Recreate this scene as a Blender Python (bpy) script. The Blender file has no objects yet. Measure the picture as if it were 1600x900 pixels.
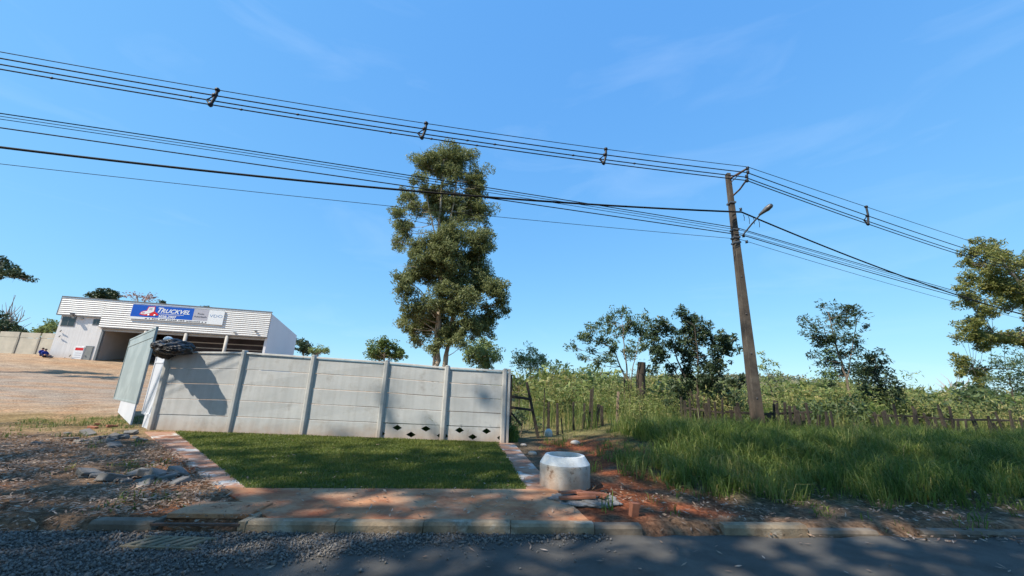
import bpy, bmesh, math, random
import numpy as np
from mathutils import Vector, Matrix
random.seed(7); rng = np.random.default_rng(11)
S = bpy.context.scene
COL = S.collection
# ------------------------------------------------------------------ camera
F, PITCH, ROLL, EYE = 600.0, math.radians(14.6), math.radians(2.0), 1.6
_f = np.array([0, math.cos(PITCH), math.sin(PITCH)]); _u = np.array([0, -math.sin(PITCH), math.cos(PITCH)]); _r = np.array([1., 0, 0])
_R = math.cos(ROLL)*_r + math.sin(ROLL)*_u; _U = -math.sin(ROLL)*_r + math.cos(ROLL)*_u
_C = np.array([0, 0, EYE])
cam = bpy.data.cameras.new('camera'); camo = bpy.data.objects.new('camera', cam); COL.objects.link(camo)
cam.sensor_width = 36; cam.lens = F/1600*36; cam.clip_start = .05; cam.clip_end = 3000
camo.matrix_world = Matrix(((_R[0], _U[0], -_f[0], 0), (_R[1], _U[1], -_f[1], 0), (_R[2], _U[2], -_f[2], EYE), (0, 0, 0, 1)))
S.camera = camo
# ------------------------------------------------------------------ sky, sun, exposure
SUN = np.array([-.80, -.60, 1.11]); SUN /= np.linalg.norm(SUN)       # direction towards the sun
w = bpy.data.worlds.new('World'); S.world = w; w.use_nodes = True
nt = w.node_tree; bg = nt.nodes['Background']
sky = nt.nodes.new('ShaderNodeTexSky'); sky.sky_type = 'NISHITA'; sky.sun_disc = False
sky.sun_elevation = math.asin(SUN[2]); sky.sun_rotation = math.atan2(SUN[0], SUN[1])
sky.altitude = 900; sky.air_density = 1.0; sky.dust_density = .35; sky.ozone_density = 2.2
tc = nt.nodes.new('ShaderNodeTexCoord'); mp = nt.nodes.new('ShaderNodeMapping'); mp.inputs['Scale'].default_value = (1.2, 1.2, 5.0)
mp.inputs['Rotation'].default_value = (0.25, 0.2, 0.5)
no = nt.nodes.new('ShaderNodeTexNoise'); no.inputs['Scale'].default_value = 2.6; no.inputs['Detail'].default_value = 7; no.inputs['Roughness'].default_value = .55; no.inputs['Distortion'].default_value = .6
cr = nt.nodes.new('ShaderNodeValToRGB'); cr.color_ramp.elements[0].position = .55; cr.color_ramp.elements[1].position = .95
cr.color_ramp.elements[0].color = (0, 0, 0, 1); cr.color_ramp.elements[1].color = (.11, .11, .11, 1)
mx = nt.nodes.new('ShaderNodeMixRGB'); mx.inputs['Color2'].default_value = (2.4, 2.7, 3.0, 1)
nt.links.new(tc.outputs['Generated'], mp.inputs['Vector']); nt.links.new(mp.outputs[0], no.inputs['Vector'])
nt.links.new(no.outputs['Fac'], cr.inputs['Fac']); nt.links.new(cr.outputs['Color'], mx.inputs['Fac'])
sep = nt.nodes.new('ShaderNodeSeparateColor'); com = nt.nodes.new('ShaderNodeCombineColor')     # camera-like response of the clear blue sky
nt.links.new(sky.outputs[0], sep.inputs[0])
for ch, (pw, k) in enumerate(((.64, .35), (.44, .775), (.18, 1.60))):
    m1 = nt.nodes.new('ShaderNodeMath'); m1.operation = 'POWER'; m1.inputs[1].default_value = pw; m2 = nt.nodes.new('ShaderNodeMath'); m2.operation = 'MULTIPLY'; m2.inputs[1].default_value = k
    nt.links.new(sep.outputs[ch], m1.inputs[0]); nt.links.new(m1.outputs[0], m2.inputs[0]); nt.links.new(m2.outputs[0], com.inputs[ch])
nt.links.new(com.outputs[0], mx.inputs['Color1']); nt.links.new(mx.outputs[0], bg.inputs['Color'])
bg.inputs['Strength'].default_value = .15
sl = bpy.data.lights.new('sun', 'SUN'); so = bpy.data.objects.new('sun', sl); COL.objects.link(so)
sl.energy = 2.3; sl.angle = math.radians(.53); sl.color = (1, .91, .76)
so.rotation_euler = Vector(SUN).to_track_quat('Z', 'Y').to_euler(); so.location = (-20, -12, 40)
S.view_settings.view_transform = 'Standard'; S.view_settings.look = 'None'; S.view_settings.gamma = 1
S.view_settings.exposure = 1.72

# ------------------------------------------------------------------ measuring helpers
def ray(px, py): return _f + _R*(px-800)/F + _U*(450-py)/F
def atz(px, py, z): d = ray(px, py); return _C + d*(z-EYE)/d[2]
def aty(px, py, y): d = ray(px, py); return _C + d*y/d[1]
def onplane(px, py, P0, d):
    d = np.array([d[0], d[1], 0.]); d /= np.linalg.norm(d); n = np.array([-d[1], d[0], 0]); P = np.array([P0[0], P0[1], 0.])
    q = ray(px, py); return _C + q*(((P-_C)@n)/(q@n))
def sstep(a, b, x): t = np.clip((x-a)/(b-a), 0, 1); return t*t*(3-2*t)
def wob(x, y, s, seed=0):
    return (np.sin(x*s*1.3+seed)*np.cos(y*s*1.1+seed*1.7)+.5*np.sin(x*s*2.7+y*s*2.1+seed*.3)+.3*np.sin(y*s*4.9-x*s*3.7+seed*2.1))/1.8
def yk(x): return 4.9 + .08*x                      # kerb line
def hgt(x, y):
    x = np.asarray(x, float); y = np.asarray(y, float)
    base = .085 + .011*np.clip(y-yk(x), 0, 7)
    # yard climbing to the workshop
    yc = np.clip(y-10.5, 0, 38)
    left = base + yc*(.1-.0027*np.clip(x+47, 0, 25)) + sstep(48, 120, y)*1.0
    left = left + .05*wob(x, y, 1.4, 1)*sstep(5.2, 7, y)*sstep(-2.9, -4.6, x+ (y-4.6)*1.12)
    right = base + .30*sstep(5.6, 10.5, y)*sstep(1.3, 4.0, x) + .12*sstep(12, 30, y) - .012*np.clip(y-60, 0, 300)
    right = right + .05*wob(x, y, 1.1, 3)*sstep(5.6, 7, y)*sstep(1.2, 2.2, x)
    wl = sstep(2, -8, x)
    z = np.where(y > 10.8, left*wl + right*(1-wl), np.where(x < -1, left, right))
    z = np.where(y < yk(x)-.02, -.06, z)
    z = np.where((y < yk(x)+.25) & (y >= yk(x)-.02), np.minimum(z, -.06 + (y-yk(x)+.02)/.2*.16), z)
    # ground on the far side of the road, behind the viewer
    z = np.where(y < -3.5, .02 + .1*sstep(-3.5, -5, y), z)
    return z
def hz(x, y): return float(hgt(x, y))
# ------------------------------------------------------------------ object helpers
def link(o, parent=None):
    COL.objects.link(o)
    if parent is not None: o.parent = parent
    return o
def tag(o, label=None, cat=None, group=None, kind=None):
    if label: o['label'] = label
    if cat: o['category'] = cat
    if group: o['group'] = group
    if kind: o['kind'] = kind
    return o
def empty(name, loc=(0, 0, 0), rz=0):
    o = bpy.data.objects.new(name, None); COL.objects.link(o); o.location = loc; o.rotation_euler = (0, 0, rz); o.empty_display_size = .2; return o
def qmesh(name, V, Q, mat, parent=None, smooth=False, tint=None):
    """fast mesh of uniform polygons; Q (n,k)"""
    V = np.asarray(V, np.float32); Q = np.asarray(Q, np.int32); k = Q.shape[1]
    me = bpy.data.meshes.new(name); me.vertices.add(len(V)); me.vertices.foreach_set('co', V.ravel())
    me.loops.add(Q.size); me.loops.foreach_set('vertex_index', Q.ravel())
    me.polygons.add(len(Q)); me.polygons.foreach_set('loop_start', np.arange(0, Q.size, k, dtype=np.int32))
    if smooth: me.polygons.foreach_set('use_smooth', np.ones(len(Q), bool))
    me.update(calc_edges=True)
    if tint is not None:
        a = me.attributes.new('tint', 'FLOAT', 'FACE'); a.data.foreach_set('value', np.asarray(tint, np.float32))
    me.materials.append(mat)
    return link(bpy.data.objects.new(name, me), parent)
def bobj(name, bm, mat, parent=None, smooth=False, bevel=0):
    if bevel: bmesh.ops.bevel(bm, geom=list(bm.edges), offset=bevel, segments=1, affect='EDGES', clamp_overlap=True)
    bmesh.ops.recalc_face_normals(bm, faces=bm.faces)
    me = bpy.data.meshes.new(name); bm.to_mesh(me); bm.free()
    if smooth:
        for p in me.polygons: p.use_smooth = True
    for m in (mat if isinstance(mat, (list, tuple)) else [mat]): me.materials.append(m)
    return link(bpy.data.objects.new(name, me), parent)
def bm_hull(bm, bottom, top):
    """closed prism between two equally long rings"""
    a = [bm.verts.new(p) for p in bottom]; b = [bm.verts.new(p) for p in top]; n = len(a)
    for i in range(n): bm.faces.new((a[i], a[(i+1) % n], b[(i+1) % n], b[i]))
    bm.faces.new(a[::-1]); bm.faces.new(b); return bm
def box_bm(x0, x1, y0, y1, z0, z1, bm=None):
    bm = bm or bmesh.new()
    return bm_hull(bm, [(x0, y0, z0), (x1, y0, z0), (x1, y1, z0), (x0, y1, z0)], [(x0, y0, z1), (x1, y0, z1), (x1, y1, z1), (x0, y1, z1)])
def box(name, x0, x1, y0, y1, z0, z1, mat, parent=None, bevel=0): return bobj(name, box_bm(x0, x1, y0, y1, z0, z1), mat, parent, bevel=bevel)
def tube_arrays(P, r, n=6):
    P = np.asarray(P, float); m = len(P); r = np.broadcast_to(np.asarray(r, float), (m,))
    T = np.gradient(P, axis=0); T /= np.linalg.norm(T, axis=1)[:, None]+1e-9
    ref = np.where(np.abs(T[:, 2:3]) > .9, np.array([[1., 0, 0]]), np.array([[0, 0, 1.]]))
    A = np.cross(T, ref); A /= np.linalg.norm(A, axis=1)[:, None]+1e-9; B = np.cross(T, A)
    an = np.arange(n)*2*math.pi/n
    V = P[:, None, :] + r[:, None, None]*(A[:, None, :]*np.cos(an)[None, :, None] + B[:, None, :]*np.sin(an)[None, :, None])
    i = np.arange(m-1)[:, None]*n; j = np.arange(n)[None, :]
    Q = np.stack([i+j, i+(j+1) % n, i+n+(j+1) % n, i+n+j], -1).reshape(-1, 4)
    return V.reshape(-1, 3), Q
def join_arrays(parts):
    Vs, Qs, o = [], [], 0
    for V, Q in parts: Vs.append(V); Qs.append(Q+o); o += len(V)
    return np.concatenate(Vs), np.concatenate(Qs)
def tubes(name, polys, mat, parent=None, n=6):
    V, Q = join_arrays([tube_arrays(P, r, n) for P, r in polys]); return qmesh(name, V, Q, mat, parent, smooth=True)
def lathe(name, prof, mat, parent=None, n=24, loc=(0, 0, 0), axis=None):
    prof = np.asarray(prof, float); an = np.arange(n)*2*math.pi/n
    V = np.stack([prof[:, 0:1]*np.cos(an), prof[:, 0:1]*np.sin(an), np.repeat(prof[:, 1:2], n, 1)], -1).reshape(-1, 3)
    if axis is not None:
        q = Vector(axis).to_track_quat('Z', 'Y').to_matrix(); V = V @ np.array(q).T
    m = len(prof); i = np.arange(m-1)[:, None]*n; j = np.arange(n)[None, :]
    Q = np.stack([i+j, i+(j+1) % n, i+n+(j+1) % n, i+n+j], -1).reshape(-1, 4)
    return qmesh(name, V+np.asarray(loc), Q, mat, parent, smooth=True)
def copy_tree(o, parent=None):
    c = o.copy(); COL.objects.link(c); c.parent = parent
    for ch in list(o.children): copy_tree(ch, c)
    return c
# ------------------------------------------------------------------ materials
def mat(name, c1, c2=None, scale=4, rough=.85, bump=0, bscale=None, c3=None, s3=1.2, metallic=0, spec=.3, t3=(.5, .62), detail=6, coords='Object'):
    m = bpy.data.materials.new(name); m.use_nodes = True; n = m.node_tree; p = n.nodes['Principled BSDF']
    p.inputs['Roughness'].default_value = rough; p.inputs['Metallic'].default_value = metallic; p.inputs['Specular IOR Level'].default_value = spec
    p.inputs['Base Color'].default_value = (*c1, 1)
    if c2 is None: return m
    t = n.nodes.new('ShaderNodeTexCoord')
    def noise(s, d=detail):
        q = n.nodes.new('ShaderNodeTexNoise'); q.inputs['Scale'].default_value = s; q.inputs['Detail'].default_value = d; q.inputs['Roughness'].default_value = .62
        n.links.new(t.outputs[coords], q.inputs['Vector']); return q
    def ramp(src, a, b, ca, cb):
        r = n.nodes.new('ShaderNodeValToRGB'); e = r.color_ramp.elements; e[0].position = a; e[1].position = b; e[0].color = (*ca, 1); e[1].color = (*cb, 1)
        n.links.new(src, r.inputs['Fac']); return r
    r1 = ramp(noise(scale).outputs['Fac'], .35, .68, c1, c2); out = r1.outputs['Color']
    if c3 is not None:
        r2 = ramp(noise(s3).outputs['Fac'], t3[0], t3[1], (0, 0, 0), (1, 1, 1)); mx = n.nodes.new('ShaderNodeMixRGB')
        n.links.new(r2.outputs['Color'], mx.inputs['Fac']); n.links.new(out, mx.inputs['Color1']); mx.inputs['Color2'].default_value = (*c3, 1); out = mx.outputs['Color']
    n.links.new(out, p.inputs['Base Color'])
    if bump:
        b = n.nodes.new('ShaderNodeBump'); b.inputs['Strength'].default_value = bump; b.inputs['Distance'].default_value = .02
        n.links.new(noise(bscale or scale*4, 8).outputs['Fac'], b.inputs['Height']); n.links.new(b.outputs['Normal'], p.inputs['Normal'])
    return m
def leafmat(name, cols, trans=.3, rough=.5):
    m = bpy.data.materials.new(name); m.use_nodes = True; n = m.node_tree; p = n.nodes['Principled BSDF']; out = n.nodes['Material Output']
    a = n.nodes.new('ShaderNodeAttribute'); a.attribute_name = 'tint'
    r = n.nodes.new('ShaderNodeValToRGB'); e = r.color_ramp.elements
    while len(e) < len(cols): e.new(.5)
    for i, c in enumerate(cols): e[i].position = i/(len(cols)-1); e[i].color = (*c, 1)
    n.links.new(a.outputs['Fac'], r.inputs['Fac']); n.links.new(r.outputs['Color'], p.inputs['Base Color'])
    p.inputs['Roughness'].default_value = rough; p.inputs['Specular IOR Level'].default_value = .35
    tr = n.nodes.new('ShaderNodeBsdfTranslucent'); mx = n.nodes.new('ShaderNodeMixShader'); mx.inputs['Fac'].default_value = trans
    n.links.new(r.outputs['Color'], tr.inputs['Color']); n.links.new(p.outputs[0], mx.inputs[1]); n.links.new(tr.outputs[0], mx.inputs[2]); n.links.new(mx.outputs[0], out.inputs['Surface'])
    return m
M = dict(
 asphalt=mat('asphalt', (.066, .062, .058), (.105, .099, .092), 2.2, .88, .6, 190, c3=(.17, .155, .135), s3=.8, t3=(.52, .8), spec=.25, detail=10),
 slab=mat('stained_concrete', (.42, .205, .105), (.25, .075, .034), 2.6, .92, .6, 30, c3=(.46, .30, .19), s3=1.0, t3=(.46, .66)),
 strip=mat('strip_concrete', (.36, .24, .175), (.26, .10, .055), 3.2, .92, .4, 30, c3=(.46, .44, .42), s3=2.3, t3=(.53, .62)),
 kerb=mat('kerb_concrete', (.33, .26, .18), (.15, .11, .075), 4, .92, .6, 40, c3=(.50, .46, .40), s3=2.2, t3=(.55, .68)),
 grate=mat('grate_concrete', (.22, .18, .12), (.13, .11, .08), 9, .95, .5, 40),
 darkkerb=mat('dirty_kerb', (.12, .095, .075), (.2, .165, .13), 6, .9, .4, 40),
 wall=mat('wall_concrete', (.40, .405, .41), (.49, .49, .49), 1.6, .85, .3, 45, c3=(.33, .32, .31), s3=3.2, t3=(.55, .75)),
 post=mat('post_concrete', (.38, .38, .375), (.47, .465, .455), 6, .85, .4, 60, c3=(.36, .34, .31), s3=9, t3=(.58, .75)),
 ring=mat('ring_concrete', (.56, .55, .53), (.40, .36, .31), 3, .9, .5, 40, c3=(.13, .11, .095), s3=6, t3=(.60, .68)),
 ringtop=mat('ring_whitewash', (.72, .73, .73), (.55, .55, .54), 5, .85, .5, 40, c3=(.25, .22, .2), s3=9, t3=(.64, .7)),
 cement=mat('spilt_cement', (.30, .29, .285), (.17, .15, .14), 14, .97, 1, 70),
 tile=mat('clay_tile', (.33, .13, .075), (.22, .085, .05), 9, .85, .2, 60),
 rubble=mat('rubble', (.20, .19, .185), (.12, .11, .10), 6, .95, .5, 40),
 gravel=mat('gravel', (.10, .092, .085), (.24, .22, .205), 22, .95),
 wood=mat('weathered_wood', (.035, .028, .023), (.075, .06, .047), 9, .9, .5, 60),
 palewood=mat('pale_wood', (.30, .22, .16), (.2, .14, .1), 9, .9, .4, 50),
 bark=mat('bark', (.21, .165, .125), (.11, .085, .065), 5, .9, .5, 25),
 darkbark=mat('dark_bark', (.07, .055, .045), (.035, .03, .025), 6, .9, .6, 25),
 palebark=mat('eucalyptus_bark', (.42, .36, .29), (.22, .17, .13), 1.4, .8, .3, 12),
 twig=mat('dry_twig', (.34, .28, .24), (.27, .21, .18), 3, .9),
 pole=mat('shaded_pole_concrete', (.085, .068, .056), (.05, .042, .036), 4, .85, .4, 50, c3=(.125, .108, .09), s3=1.3, t3=(.5, .68)),  # concrete darkened so its colour carries the roadside trees' shade
 steel=mat('galvanised_steel', (.18, .18, .19), (.12, .12, .125), 14, .5, metallic=.6),
 iron=mat('rusty_iron', (.06, .045, .04), (.12, .07, .05), 20, .7, .3, 60),
 cable=mat('cable', (.012, .012, .013)), rubber=mat('insulator', (.02, .022, .03), rough=.5),
 glass=mat('lamp_glass', (.45, .47, .45), rough=.25),
 gate=mat('gate_paint', (.25, .30, .315), (.22, .265, .28), 2, .5, c3=(.30, .35, .365), s3=1.1, spec=.5),
 gatewhite=mat('gate_white', (.55, .57, .63), (.49, .51, .57), 2, .5, spec=.5),
 bag=mat('black_plastic', (.009, .009, .012), (.014, .014, .018), 6, .45, .6, 10, spec=.4),
 white=mat('white_render', (.78, .75, .735), (.72, .69, .675), .5, .85, c3=(.66, .63, .61), s3=.35, t3=(.55, .8)),
 sideshade=mat('shaded_side_white', (.74, .73, .76), (.70, .69, .72), .4, .85),  # side wall's white dimmed towards lavender, its shade put into the colour
 fascia=mat('white_steel_cladding', (.80, .79, .775), (.74, .73, .715), .8, .45, spec=.5),
 trim=mat('grey_trim', (.20, .215, .225), (.16, .17, .18), 2, .6),
 beam=mat('beam', (.48, .45, .41), (.4, .37, .34), 1, .8),
 inside=mat('interior_plaster', (.46, .40, .36), (.38, .33, .3), .5, .9), insideshade=mat('interior_shade', (.10, .085, .095), (.06, .055, .06), .7, .9),  # the second one has the gloom of the bays put into its colour
 pane=mat('window_glass', (.035, .042, .047), rough=.12, spec=.7),
 doorgrey=mat('door_steel', (.27, .28, .27), (.22, .23, .22), 2, .6),
 blue=mat('sign_blue', (.012, .10, .50), rough=.4), signwhite=mat('sign_white', (.80, .81, .82), rough=.4), signgrey=mat('sign_grey', (.46, .45, .50), rough=.45),
 red=mat('sign_red', (.68, .035, .04), rough=.4), ink=mat('sign_ink', (.09, .09, .10), rough=.5), vdo=mat('sign_letter_blue', (.09, .22, .45), rough=.4),
 cloth=mat('blue_workwear', (.015, .04, .28), (.01, .025, .18), 9, .9), trousers=mat('navy_trousers', (.015, .017, .035), rough=.9),
 skin=mat('skin', (.42, .22, .15), rough=.6), hair=mat('hair', (.03, .02, .018), rough=.7),
 wallfar=mat('old_wall_panel', (.46, .42, .35), (.36, .33, .28), 1.2, .9), wallfarpost=mat('old_wall_post', (.22, .20, .175), (.3, .28, .24), 2, .9),
 litter=leafmat('dry_leaf', [(.17, .10, .06), (.32, .22, .15), (.50, .42, .35)], .1),
 euc=leafmat('eucalyptus_leaf', [(.11, .14, .055), (.18, .205, .08), (.25, .26, .11)], .45),
 euc2=leafmat('yellowish_eucalyptus_leaf', [(.11, .14, .04), (.19, .21, .06), (.30, .26, .075)], .44),
 darkshadedleaf=leafmat('dark_shaded_leaf', [(.022, .042, .02), (.04, .066, .028), (.065, .092, .038)], .28),  # dark species, with the roadside trees' shade also put into the colour
 midleaf=leafmat('mid_leaf', [(.05, .085, .035), (.085, .125, .05), (.13, .17, .07)], .34),
 lightleaf=leafmat('light_leaf', [(.11, .16, .05), (.18, .23, .075), (.26, .30, .11)], .35),
 roundleaf=leafmat('round_tree_leaf', [(.06, .10, .025), (.11, .16, .04), (.18, .22, .055)], .36),
 redleaf=leafmat('reddish_leaf', [(.20, .12, .11), (.32, .19, .17), (.36, .26, .2)], .25),
 grass=leafmat('tall_grass', [(.07, .12, .025), (.14, .20, .04), (.22, .25, .06), (.42, .35, .15)], .45),
 lawn=leafmat('lawn_grass', [(.075, .11, .02), (.14, .18, .035), (.21, .22, .05), (.34, .28, .12)], .42),
 weed=leafmat('field_weed', [(.09, .14, .035), (.16, .205, .055), (.25, .255, .085), (.38, .31, .14)], .4),
 yellow=leafmat('yellow_leaf', [(.5, .38, .04), (.6, .45, .06)], .3),
 far=leafmat('far_wood_leaf', [(.10, .13, .08), (.15, .17, .10), (.23, .21, .14)], .2),
)
def ground_material():
    m = bpy.data.materials.new('ground'); m.use_nodes = True; n = m.node_tree; p = n.nodes['Principled BSDF']
    p.inputs['Roughness'].default_value = .95; p.inputs['Specular IOR Level'].default_value = .15
    a = n.nodes.new('ShaderNodeAttribute'); a.attribute_name = 'soil'; t = n.nodes.new('ShaderNodeTexCoord')
    def noise(s, d=8):
        q = n.nodes.new('ShaderNodeTexNoise'); q.inputs['Scale'].default_value = s; q.inputs['Detail'].default_value = d; q.inputs['Roughness'].default_value = .65
        n.links.new(t.outputs['Object'], q.inputs['Vector']); return q
    r = n.nodes.new('ShaderNodeValToRGB'); e = r.color_ramp.elements; e[0].position = .36; e[1].position = .66; e[0].color = (.42, .38, .36, 1); e[1].color = (1.45, 1.4, 1.35, 1)
    n.links.new(noise(16, 12).outputs['Fac'], r.inputs['Fac'])
    r2 = n.nodes.new('ShaderNodeValToRGB'); e = r2.color_ramp.elements; e[0].position = .35; e[1].position = .65; e[0].color = (.75, .72, .7, 1); e[1].color = (1.15, 1.15, 1.15, 1)
    n.links.new(noise(1.1).outputs['Fac'], r2.inputs['Fac'])
    m1 = n.nodes.new('ShaderNodeMixRGB'); m1.blend_type = 'MULTIPLY'; m1.inputs['Fac'].default_value = 1
    m2 = n.nodes.new('ShaderNodeMixRGB'); m2.blend_type = 'MULTIPLY'; m2.inputs['Fac'].default_value = 1
    n.links.new(a.outputs['Color'], m1.inputs['Color1']); n.links.new(r.outputs['Color'], m1.inputs['Color2'])
    n.links.new(m1.outputs[0], m2.inputs['Color1']); n.links.new(r2.outputs['Color'], m2.inputs['Color2']); n.links.new(m2.outputs[0], p.inputs['Base Color'])
    b = n.nodes.new('ShaderNodeBump'); b.inputs['Strength'].default_value = 1; b.inputs['Distance'].default_value = .05
    n.links.new(noise(28).outputs['Fac'], b.inputs['Height']); n.links.new(b.outputs['Normal'], p.inputs['Normal'])
    return m
M['ground'] = ground_material()
def weather(m, z0, z1, dirt):
    """mud splashed on the foot of the wall and rain streaks down it"""
    n = m.node_tree; p = n.nodes['Principled BSDF']; src = p.inputs['Base Color'].links[0].from_socket; t = n.nodes.new('ShaderNodeTexCoord'); sp = n.nodes.new('ShaderNodeSeparateXYZ'); n.links.new(t.outputs['Object'], sp.inputs[0])
    q = n.nodes.new('ShaderNodeTexNoise'); q.inputs['Scale'].default_value = 5; q.inputs['Detail'].default_value = 8; n.links.new(t.outputs['Object'], q.inputs['Vector'])
    ad = n.nodes.new('ShaderNodeMath'); ad.operation = 'MULTIPLY_ADD'; ad.inputs[1].default_value = -.45; n.links.new(q.outputs['Fac'], ad.inputs[0]); n.links.new(sp.outputs['Z'], ad.inputs[2])
    mr = n.nodes.new('ShaderNodeMapRange'); mr.inputs['From Min'].default_value = z1-.22; mr.inputs['From Max'].default_value = z0-.22; mr.inputs['To Max'].default_value = .6; n.links.new(ad.outputs[0], mr.inputs['Value'])
    m1 = n.nodes.new('ShaderNodeMixRGB'); n.links.new(mr.outputs[0], m1.inputs['Fac']); n.links.new(src, m1.inputs['Color1']); m1.inputs['Color2'].default_value = (*dirt, 1)
    mp = n.nodes.new('ShaderNodeMapping'); mp.inputs['Scale'].default_value = (9, 9, .5); n.links.new(t.outputs['Object'], mp.inputs['Vector']); q2 = n.nodes.new('ShaderNodeTexNoise'); q2.inputs['Scale'].default_value = 1; q2.inputs['Detail'].default_value = 6; n.links.new(mp.outputs[0], q2.inputs['Vector'])
    r2 = n.nodes.new('ShaderNodeValToRGB'); e = r2.color_ramp.elements; e[0].position = .35; e[1].position = .6; e[0].color = (.72, .71, .69, 1); e[1].color = (1, 1, 1, 1); n.links.new(q2.outputs['Fac'], r2.inputs['Fac'])
    m2 = n.nodes.new('ShaderNodeMixRGB'); m2.blend_type = 'MULTIPLY'; m2.inputs['Fac'].default_value = .32; n.links.new(m1.outputs[0], m2.inputs['Color1']); n.links.new(r2.outputs['Color'], m2.inputs['Color2']); n.links.new(m2.outputs[0], p.inputs['Base Color'])
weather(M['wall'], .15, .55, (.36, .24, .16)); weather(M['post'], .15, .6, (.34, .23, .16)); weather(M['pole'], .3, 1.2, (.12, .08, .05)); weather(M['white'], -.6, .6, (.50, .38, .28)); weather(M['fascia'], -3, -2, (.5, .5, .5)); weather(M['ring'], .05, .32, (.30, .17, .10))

# ------------------------------------------------------------------ ground sheet
def axis(lo, hi, step, far_lo, far_hi, g=1.16):
    a = list(np.arange(lo, hi+1e-6, step)); d = step; x = hi
    while x < far_hi: d *= g; x += d; a.append(x)
    d = step; x = lo; b = []
    while x > far_lo: d *= g; x -= d; b.append(x)
    return np.array(b[::-1]+a)
gx = axis(-14, 17, .11, -900, 900); gy = axis(3.6, 17, .11, -300, 1400)
X, Y = np.meshgrid(gx, gy); Z = hgt(X, Y)
nx, ny = len(gx), len(gy)
i = np.arange(ny-1)[:, None]*nx; j = np.arange(nx-1)[None, :]
Q = np.stack([i+j, i+j+1, i+nx+j+1, i+nx+j], -1).reshape(-1, 4)
go = qmesh('ground', np.stack([X, Y, Z], -1).reshape(-1, 3), Q, M['ground'], smooth=True); tag(go, kind='structure')
def soil_colour(x, y):
    c = np.zeros(x.shape+(3,)); c[:] = (.15, .115, .08)
    def mixin(mask, col): c[:] = c*(1-mask[..., None])+np.array(col)*mask[..., None]
    n1 = wob(x, y, .9, 5); n2 = wob(x, y, 2.3, 9)
    mixin(sstep(-1, 2, x)*sstep(9, 15, y), (.20, .19, .075))                      # field soil and thatch
    mixin(sstep(-1.5, -4, x+(y-5)*1.0)*np.ones_like(x), (.22, .15, .10))         # littered verge
    mixin(sstep(.1, .7, n1+.25*n2)*sstep(11, 7, y)*sstep(-1, -3, x), (.29, .135, .07))
    yard = sstep(-7, -9.5, x)*sstep(9.3, 11.5, y+.3*n2)
    mixin(yard, (.39, .295, .205))
    mixin(yard*sstep(15, 18, y+1.5*n1)*sstep(34, 28, y+2*n1), (.34, .29, .24))
    mixin(yard*sstep(-.1, .5, n2)*.6, (.43, .25, .13))
    mixin(yard*sstep(14.2, 12.6, y+.8*n2), (.27, .20, .10))
    red = sstep(.6, 1.2, x)*sstep(3.6, 2.6, x+.4*n2)*sstep(13, 11, y)
    mixin(red*sstep(-.5, .1, n2+.3*n1+.2), (.25, .085, .04))
    mixin(sstep(1.8, 4, x+.6*n2)*sstep(5.9, 6.8, y+.2*n2)*sstep(14, 12, y), (.085, .10, .04))
    mixin(((y < yk(x)+.35) & (y > 3)).astype(float)*sstep(1.4, 2.2, x), (.24, .155, .10))
    return c
sc = soil_colour(X, Y).reshape(-1, 3)
at = go.data.attributes.new('soil', 'FLOAT_COLOR', 'POINT'); at.data.foreach_set('color', np.c_[sc, np.ones(len(sc))].astype(np.float32).ravel())
# road sheet
rx = np.concatenate([np.linspace(-120, -12, 30), np.linspace(-11, 14, 101), np.linspace(16, 120, 30)])
edge = yk(rx)+.02; edge = edge + np.where(rx > 1.6, .05*np.sin(rx*3.1)-.05+.04*np.sin(rx*7.3), 0)
V = []; T = np.linspace(0, 1, 12)
for t in T: V += [(x, -3.3+(e+3.3)*t, .0 + .03*math.sin(t*math.pi)) for x, e in zip(rx, edge)]
n = len(rx); i = np.arange(len(T)-1)[:, None]*n; j = np.arange(n-1)[None, :]
tag(qmesh('road', V, np.stack([i+j, i+j+1, i+n+j+1, i+n+j], -1).reshape(-1, 4), M['asphalt'], smooth=True), kind='structure')
# pavement strips round the lawn
def pv(x, y, dz=0): return (x, y, .085+.011*min(max(y-yk(x), 0), 7)+dz)
def slab_piece(name, pts, m, parent, th=.07, up=.022):
    bm = bmesh.new(); bm_hull(bm, [pv(x, y, up-th) for x, y in pts], [pv(x, y, up) for x, y in pts]); return bobj(name, bm, m, parent, bevel=.006)
pave = tag(empty('pavement', (0, 0, 0)), kind='structure')
LL, LR, RR, RL = (-8.75, 10.85), (-3.62, 5.95), (.33, 6.42), (-.26, 10.98)        # lawn corners
slab_piece('concrete_strip', [(-9.45, 10.72), (-4.15, 6.05), (-3.62, 5.95), (-8.78, 10.9)], M['strip'], pave)
slab_piece('concrete_slab', [(-4.14, 6.04), (-2.62, yk(-2.6)+.13), (1.02, yk(1.02)+.13), (.78, 6.5), (.33, 6.42), (-3.62, 5.94)], M['slab'], pave)
slab_piece('concrete_strip', [(-.26, 11.0), (.33, 6.43), (.78, 6.51), (.2, 11.0)], M['strip'], pave)
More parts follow.
